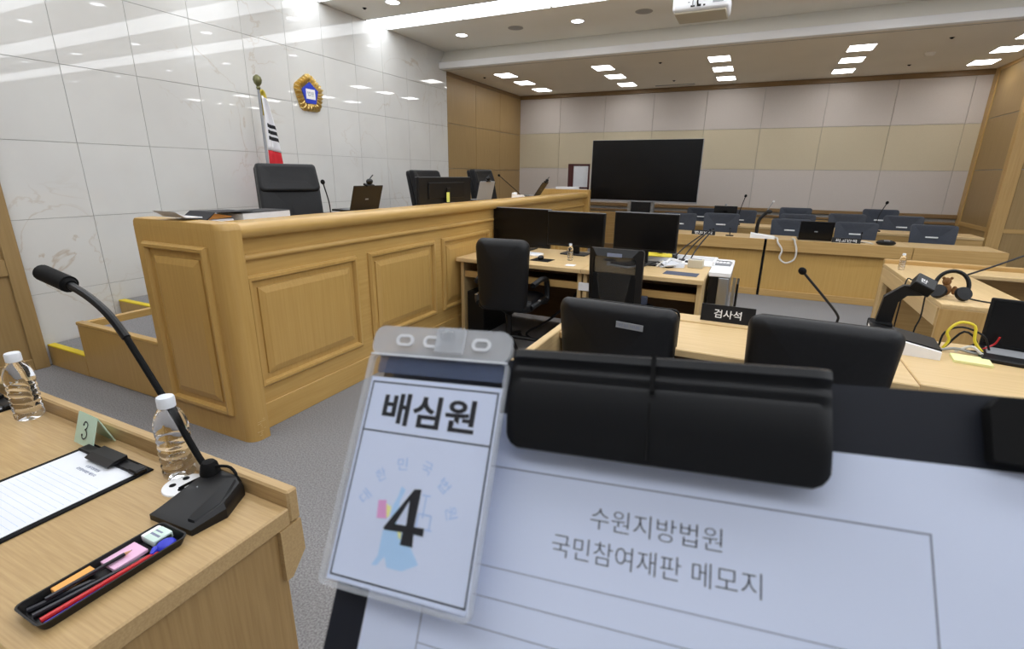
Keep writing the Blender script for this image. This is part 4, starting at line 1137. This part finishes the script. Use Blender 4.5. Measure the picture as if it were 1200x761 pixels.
def desk_clipboard(label, plabel, x, y, rz=0.0):
    t = thing('clipboard', label, 'clipboard', (x, y, T), rz)
    B().box(-0.12, -0.31, 0, 0.12, 0.005, 0.004, 0.0015).mk('board', 'matt', t)
    B().box(-0.11, -0.03, 0.004, 0.118, -0.006, 0.011, 0.002).mk('clip_bar', 'black', t)
    B().prism([(-0.045, 0.011), (-0.005, 0.013), (-0.005, 0.022), (-0.03, 0.02), (-0.046, 0.014)], 'x', -0.045, 0.045).mk('clip', 'black', t, False)
    B().box(0.092, -0.032, 0.004, 0.12, -0.006, 0.016, 0.003).mk('corner_guard', 'black', t)
    p = tag(B().box(-0.105, -0.302, 0.0042, 0.108, -0.018, 0.0052).mk('memo_sheet', 'paper_white'), plabel, 'paper')
    p.matrix_world = Matrix.Translation((x, y, T)) @ Matrix.Rotation(rz, 4, 'Z')
    for k in range(18):
        B().box(-0.095, -0.09 - k * 0.0115, 0.0052, 0.098, -0.0896 - k * 0.0115, 0.0054).mk('ruled_line', 'pale_letter', p, False)
    text('수원지방법원', 0.05, 0.007, 'pale_ink', p, Matrix.Translation((0.005, -0.055, 0.0053)), 'printed_heading')
    text('국민참여재판 메모지', 0.07, 0.007, 'pale_ink', p, Matrix.Translation((0.005, -0.068, 0.0053)), 'printed_heading')
    return t


desk_clipboard('black clipboard lying in front of the number tent', 'lined memo sheet held by the clipboard on the jury desk', -1.228, 0.512)
desk_clipboard('black clipboard corner at the left edge of jury desk', 'memo sheet at the left edge of the jury desk', -1.87, 0.54, math.radians(-3))
tag(B().lathe([(0.0, 0.0), (0.02, 0), (0.022, 0.01), (0.0, 0.012)], 12, (-1.70, 0.452, T), False, False).mk('rubber_stopper', 'matt'), 'small dark object left of the memo clipboard', 'stopper')
# cable grommet
gr = thing('cable_grommet', 'round white cable grommet with dark holes in the jury desk', 'grommet', (-0.995, 0.511, T))
gp = B().lathe([(0.04, 0.0), (0.039, 0.003), (0.034, 0.0045), (0, 0.0045)], 28, cap0=False, cap1=False)
gp = gp.mk('plate', 'white', gr)
for k in range(4):
    a = math.radians(45 + 90 * k)
    B().lathe([(0.0065, 0.0044), (0.0065, 0.0052), (0.005, 0.005), (0, 0.0049)], 14, (0.02 * math.cos(a), 0.02 * math.sin(a), 0), False, False).mk('hole', 'matt', gp)
# jury microphone
jm = thing('jury_microphone', 'black gooseneck microphone on wedge base at the jury desk end', 'microphone', (-0.90, 0.485, T))
low = [(-0.045, -0.068), (0.068, -0.062), (0.078, 0.0), (0.045, 0.062), (0.01, 0.078), (-0.05, 0.075), (-0.062, 0.06)]
B().loops([[(x, y, 0) for x, y in low], [(x, y, 0.012 if y < -0.03 else 0.02) for x, y in low], [(x * 0.9, y * 0.88 + 0.002, 0.016 if y < -0.03 else 0.03) for x, y in low]]).mk('base', 'black', jm)
B().loops([[(x, y, z) for x, y, z in l] for l in ([(0.045, -0.052, 0.017), (0.062, -0.05, 0.015), (0.068, 0.0, 0.022), (0.03, 0.06, 0.028), (0.012, 0.06, 0.03)], [(0.043, -0.05, 0.021), (0.058, -0.048, 0.02), (0.063, 0.0, 0.028), (0.028, 0.056, 0.034), (0.014, 0.056, 0.035)])]).mk('side_ridge', 'clip', jm)
B().lathe([(0.0, -0.002), (0.02, 0.0), (0.016, 0.02), (0.012, 0.026), (0, 0.027)], 14, (-0.048, 0.056, 0.028), False, False).mk('socket', 'matt', jm)
NK = [(-0.954, 0.541, 0.90), (-0.985, 0.541, 0.935), (-1.051, 0.541, 1.03), (-1.10, 0.541, 1.095), (-1.152, 0.541, 1.162), (-1.20, 0.541, 1.205), (-1.262, 0.541, 1.236), (-1.335, 0.541, 1.257)]
NK = [(x + 0.90, y - 0.485, z - T) for x, y, z in NK]
B().tube(NK[:5], 0.0065, 10, 5).mk('gooseneck', 'matt', jm)
B().tube(NK[4:], 0.0085, 10, 5).mk('mic_neck', 'black', jm)
p0_, p1_ = Vector(NK[-1]), Vector((-1.432 + 0.90, 0.541 - 0.485, 1.272 - T))
dd = p1_ - p0_
B().tube([p0_ - dd * 0.02, p0_ + dd * 0.12, p0_ + dd * 0.75, p1_, p1_ + dd * 0.06], 0.0185, 16, 3).mk('foam_cap', 'matt', jm)
B().tube([p0_ - dd * 0.1, p0_ + dd * 0.03], 0.011, 14, 0, 0.0175).mk('foam_collar', 'matt', jm)
B().ball((-0.02, 0.01, 0.03), 0.0018, 8).mk('indicator', 'grey', jm)
tag(B().tube([(-0.985, 0.495, T + 0.006), (-0.975, 0.515, T + 0.012), (-0.955, 0.538, T + 0.022)], 0.0028, 8).mk('microphone_cable', 'matt'), 'short black cable from the grommet to the microphone', 'cable')
tag(B().tube([(-0.935, 0.545, T + 0.045), (-0.905, 0.558, T + 0.042), (-0.875, 0.553, T + 0.02), (-0.87, 0.545, T + 0.004)], 0.003, 8).mk('rear_cable', 'matt'), 'black cable arching behind the microphone base', 'cable')

# pen tray
pt = thing('pen_tray', 'black plastic pencil tray at the front of the jury desk', 'tray', (-0.86, 0.308, T), math.radians(0))
tr = B()
to = rrect(0.078, 0.078, 0.212, 0.012, 4, -0.106)
ti = rrect(0.072, 0.072, 0.206, 0.010, 4, -0.103)
tb = rrect(0.066, 0.066, 0.198, 0.010, 4, -0.099)
tr.loops([[(x, y, 0) for x, y in tb], [(x, y, 0.016) for x, y in to], [(x, y, 0.016) for x, y in ti], [(x * 0.97, y * 0.985, 0.002) for x, y in tb]])
tr.mk('tray_body', 'black', pt)
for y in (-0.02,):
    B().box(-0.03, 0.055, 0.002, 0.03, 0.0565, 0.007).mk('divider', 'black', pt, False)


def rod(name, mat, x0, y0, x1, y1, z, r, label, cat, tipmat=None, n=8, z1=None):
    p, q = Vector((x0, y0, z)), Vector((x1, y1, z if z1 is None else z1))
    d = (q - p)
    t = thing(name, label, cat, (0, 0, 0))
    B().tube([p, p + d * 0.9], r, n, 0).mk('barrel', mat, t)
    B().tube([p + d * 0.9, p + d * 0.985], r * 0.98, n, 0, r * 0.25).mk('tip', tipmat or mat, t)
    if tipmat:
        B().tube([p + d * 0.975, q], r * 0.32, 6, 0, 0.0002).mk('lead', 'ink', t)
    return t


zt = T + 0.0068
rod('red_pen', 'red', -0.842, 0.212, -0.833, 0.37, zt + 0.003, 0.0042, 'bright red pen lying in the pencil tray', 'pen')
rod('blue_pen', 'pen_blue', -0.833, 0.213, -0.829, 0.37, zt - 0.0006, 0.004, 'blue violet pen at the near edge of the tray', 'pen')
rod('black_pen', 'pencil', -0.866, 0.212, -0.842, 0.36, zt, 0.004, 'black pen beside the red pen in the tray', 'pen')
rod('black_pen', 'pencil', -0.884, 0.213, -0.862, 0.29, zt, 0.0042, 'short black pen at the near end of the tray', 'pen')
rod('pencil', 'pencil', -0.874, 0.232, -0.870, 0.348, zt + 0.008, 0.0034, 'black sharpened pencil lying across the pink notes', 'pencil', 'tip', 6)
tag(B().box(-0.897, 0.312, T + 0.004, -0.855, 0.364, T + 0.010, 0.0006).mk('pink_notes', 'pink'), 'pad of pink sticky notes in the pencil tray', 'sticky notes')
tag(B().box(-0.894, 0.246, T + 0.006, -0.878, 0.298, T + 0.014, 0.0006).mk('orange_flags', 'orange'), 'orange sticky flags strip in the pencil tray', 'sticky notes')
er = thing('eraser', 'white and mint eraser at the far end of the tray', 'eraser', (-0.873, 0.39, T + 0.003), math.radians(0))
B().box(-0.022, -0.016, 0, 0.018, 0.016, 0.013, 0.003, 2).mk('rubber', 'white', er)
B().box(-0.014, -0.0165, -0.0003, 0.018, 0.0165, 0.0135, 0.003, 2).mk('sleeve', 'mint', er)
B().box(-0.01, -0.006, 0.0135, 0.014, -0.002, 0.0138).box(-0.01, 0.003, 0.0135, 0.008, 0.006, 0.0138).mk('sleeve_print', 'pale_ink', er, False)
sh = thing('correction_tape', 'royal blue correction tape beside the eraser in the tray', 'correction tape', (-0.838, 0.383, T + 0.003), math.radians(0))
B().ball((0, 0, 0.008), 0.016, 16, (0.85, 1.0, 0.5)).mk('case', 'cap_blue', sh)
B().tube([(-0.004, -0.014, 0.008), (0.004, -0.026, 0.009)], 0.006, 10, 0, 0.003).mk('nose', 'cap_blue', sh)

# ================================================================== clipboard and badge held up in front
U = Vector((0.99337, 0.0905, 0.0703))
V = Vector((-0.1083, 0.5420, 0.8334))
P0 = (-0.1022, 0.1543, 1.3849)
CBM = frame_mat(P0, U, V)
mmu = 0.001


def S(*a):
    return [x * mmu for x in a]


cb_ = thing('clipboard', 'black clipboard held upright close to the viewer', 'clipboard', mat=CBM)
o = B().prism([(x * mmu, y * mmu) for x, y in rrect(247, 247, 310, 6, 4, -265.3)], 'z', -0.004, -0.0006).mk('board', 'board', cb_)
o.location.x = 0.0825
# wide plastic clip with lip, ridges and a middle seam
cl = B()
pr = [(46, 1), (47.5, 9), (46, 13.5), (43, 14.5), (42, 13), (40, 12), (38.5, 12.6), (36.5, 12.6), (35, 11.8), (33, 12.2), (22, 11.5), (14, 10.5), (8.5, 8), (8.2, 5), (12, 4), (30, 2), (36, 1)]
X0, X1 = 26.5, 137.5
secs = []
for x, f in ((X0, 0.0), (X0 + 0.8, 0.35), (X0 + 2.5, 0.75), (X0 + 5, 1.0), (X1 - 5, 1.0), (X1 - 2.5, 0.75), (X1 - 0.8, 0.35), (X1, 0.0)):
    secs.append([(x * mmu, (y + (1 - f) * (5.0 if y < 20 else 0)) * mmu, (z if z < 4.5 else 4.5 + (z - 4.5) * (0.8 + 0.2 * f)) * mmu) for y, z in pr])
cl.loops(secs)
clp = cl.mk('clip', 'clip', cb_)
B().box(*S(80.5, 33.5, 11.8), *S(82, 47.2, 14.9)).box(*S(80.3, 10, 8.5), *S(81.1, 33.5, 12.0)).mk('clip_seam', 'matt', clp, False)
B().prism([(x * mmu, y * mmu) for x, y in [(180, 24), (199, 22), (203, 25), (203, 41), (199, 43.5), (183, 43), (180.5, 40)]], 'z', -0.0006, 0.005).mk('corner_guard', 'matt', cb_)
sheet = thing('memo_sheet', 'printed court memo sheet on the clipboard close to viewer', 'paper', mat=CBM)
B().box(*S(-25, -262, -0.5), *S(192, 21.5, -0.2)).mk('page', 'paper', sheet, False)


def bar(x0, y0, x1, y1, z, parent, mat='line', name='form_line'):
    return B().box(*S(x0, y0, z), *S(x1, y1, z + 0.08)).mk(name, mat, parent, False)


bar(0, -0.25, 165, 0.25, -0.2, sheet)
bar(164.6, -240, 165.1, 0.25, -0.2, sheet)
bar(0, -240, 0.4, 0.25, -0.2, sheet)
for y in [-36.8 - 10.6 * k for k in range(10)]:
    bar(0, y - 0.15, 165, y + 0.15, -0.2, sheet)
text('수원지방법원', 0.0450, 0.0076, 'ink', sheet, Matrix.Translation(S(84.2, -12.6, -0.2)), 'printed_heading', -0.012, 0.00006)
text('국민참여재판 메모지', 0.0705, 0.0078, 'ink', sheet, Matrix.Translation(S(83.6, -24.3, -0.2)), 'printed_heading', -0.012, 0.00006)

bg = thing('juror_badge', 'juror badge number 4 in a clear holder clipped to clipboard', 'badge', mat=CBM @ Matrix.Translation((0, 0, 0.0118)))
B().box(*S(-38, -52, 0), *S(24.2, 29.9, 0.35)).mk('card', 'paper', bg, False)
for a in ((-36.8, 27.4, 22.9, 28.0), (-36.8, -50.3, 22.9, -49.7), (-36.8, -50.3, -36.2, 28.0), (22.3, -50.3, 22.9, 28.0), (-36.8, 6.6, 22.9, 7.2)):
    bar(*a, 0.35, bg, 'ink', 'printed_frame')
text('배심원', 0.0435, 0.0135, 'ink', bg, Matrix.Translation(S(-7.2, 17.0, 0.36)), 'printed_title', 0.026, 0.00008)
def flat(poly, mat, z=0.36, name='printed_figure'):
    return B().prism([(x * mmu, y * mmu) for x, y in poly], 'z', z * mmu, (z + 0.05) * mmu).mk(name, mat, bg, False)


flat([(-12.38, -13.15), (-10.28, -14.24), (-11.83, -18.72), (-11.3, -27.86), (-8.51, -30.08), (-3.69, -34.09), (1.17, -39.68), (-5.36, -43.14), (-11.98, -43.16), (-13.79, -39.56), (-15.51, -41.67), (-16.48, -43.18), (-18.91, -43.49), (-16.82, -39.7), (-16.87, -30.68), (-14.57, -28.44), (-14.7, -21.06), (-13.05, -17.04)], 'pale_blue')
flat([(-21.67, -19.84), (-18.06, -19.25), (-16.34, -25.99), (-20.85, -26.57)], 'pale_pink', 0.38)
flat([(-17.71, -20.61), (-15.14, -21.6), (-15.46, -24.91), (-16.39, -25.81)], 'pale_yellow', 0.39)
flat([(-10.3, -29.6), (-8.6, -30.0), (-8.3, -32.4), (-9.4, -31.8)], 'pale_yellow', 0.4)
for a in ((-2.6, -15.2, 1.2, -14.7), (-0.9, -23.2, -0.4, -15), (-2.6, -22.2, 3.0, -21.7), (-3.0, -27, -2.5, -22), (2.7, -27, 3.2, -22), (-4.4, -27.4, -1.4, -26.9), (1.2, -27.4, 4.2, -26.9)):
    bar(*a, 0.36, bg, 'pale_letter', 'printed_scales')
# bold numeral four, cut as one outline around its counter
fo = [(-6.29, -13.34), (-3.22, -13.05), (-3.49, -26.94), (0.95, -26.78), (1.06, -29.68), (-3.1, -29.55), (-2.58, -34.15), (-8.05, -34.29), (-8.0, -29.7), (-16.44, -30.14), (-16.86, -29.39)]
fi = [(-7.5, -17.83), (-6.99, -27.1), (-12.02, -27.26)]
n4 = B()
for q in ([fo[0], fo[1], fo[2], fi[1], fi[0]], [fo[0], fi[0], fi[2], fo[10]], [fo[10], fi[2], fi[1], fo[2], fo[5], fo[8], fo[9]], [fo[2], fo[3], fo[4], fo[5]], [fo[5], fo[6], fo[7], fo[8]]):
    n4.prism([(x * mmu, y * mmu) for x, y in q], 'z', 0.00045, 0.00055)
n4.mk('printed_numeral', 'ink', bg, False)
for ch_, x, y, a in (('대', -28.3, -19.4, 55), ('한', -23.0, -10.1, 32), ('민', -14.0, -4.7, 8), ('국', -2.6, -4.8, -16), ('법', 6.1, -10.1, -40), ('원', 11.1, -19.4, -70)):
    text(ch_, 0.0046, 0.0048, 'pale_letter', bg, Matrix.Translation(S(x, y, 0.36)) @ Matrix.Rotation(math.radians(a), 4, 'Z'), 'printed_letter', 0.0, 0.00005)
# clear holder: two vinyl sheets welded into a rim, slotted tab on top
def rr2(x0, x1, y0, y1, r):
    return [(p[0] + (x0 + x1) / 2, p[1]) for p in rrect(x1 - x0, x1 - x0, y1 - y0, r, 5, y0)]


B().prism([(x * mmu, y * mmu) for x, y in rr2(-40.5, 25.5, -54, 52.5, 5)], 'z', 0.0011, 0.0014).mk('front_sheet', 'film', bg, False)
rim = B()
oo, ii = rr2(-40.7, 25.7, -54.2, 40.5, 3), rr2(-38.8, 24.2, -52.6, 39.2, 2)
rim.loops([[(x * mmu, y * mmu, -0.0006) for x, y in oo], [(x * mmu, y * mmu, 0.0018) for x, y in oo], [(x * mmu, y * mmu, 0.0018) for x, y in ii], [(x * mmu, y * mmu, -0.0006) for x, y in ii], [(x * mmu, y * mmu, -0.0006) for x, y in oo]], False, False)
rim.mk('welded_rim', 'vinyl_rim', bg, False)
B().box(*S(-40, 39.5, 1.7), *S(25, 40.2, 2.1)).mk('weld_line', 'vinyl_thick', bg, False)
B().prism([(x * mmu, y * mmu) for x, y in rr2(-40.5, 25.5, 39.4, 53, 5)], 'z', -0.0006, 0.0017).mk('slotted_tab', 'vinyl', bg, False)
for x in (-24, -10.5, 12.5):
    sl_ = B()
    a_, b_ = rr2(x - 4.2, x + 4.2, 44, 49.2, 2.5), rr2(x - 3, x + 3, 45.2, 48, 1.35)
    sl_.loops([[(p[0] * mmu, p[1] * mmu, 0.0016) for p in a_], [(p[0] * mmu, p[1] * mmu, 0.0026) for p in a_], [(p[0] * mmu, p[1] * mmu, 0.0026) for p in b_], [(p[0] * mmu, p[1] * mmu, 0.0016) for p in b_]], False, False)
    sl_.mk('slot_rim', 'vinyl_thick', bg)
st_ = B().box(*S(-9, 42, 1.8), *S(5, 52.6, 2.8), 0.0004)
for k in range(8):
    st_.box(*S(-8 + k * 1.6, 52.2, 1.8), *S(-7.2 + k * 1.6, 53.3, 2.8))
st_.mk('strap_clip', 'vinyl', bg)
B().lathe([(0.003, 0.0034), (0.003, 0.0042), (0.0022, 0.0046), (0, 0.0046)], 16, S(-3, 49.5, 0), False, False).mk('snap_button', 'acrylic', bg)
B().box(*S(-36, 32, -0.3), *S(24, 40, 0.3)).mk('header_insert', 'sleeve', bg, False)
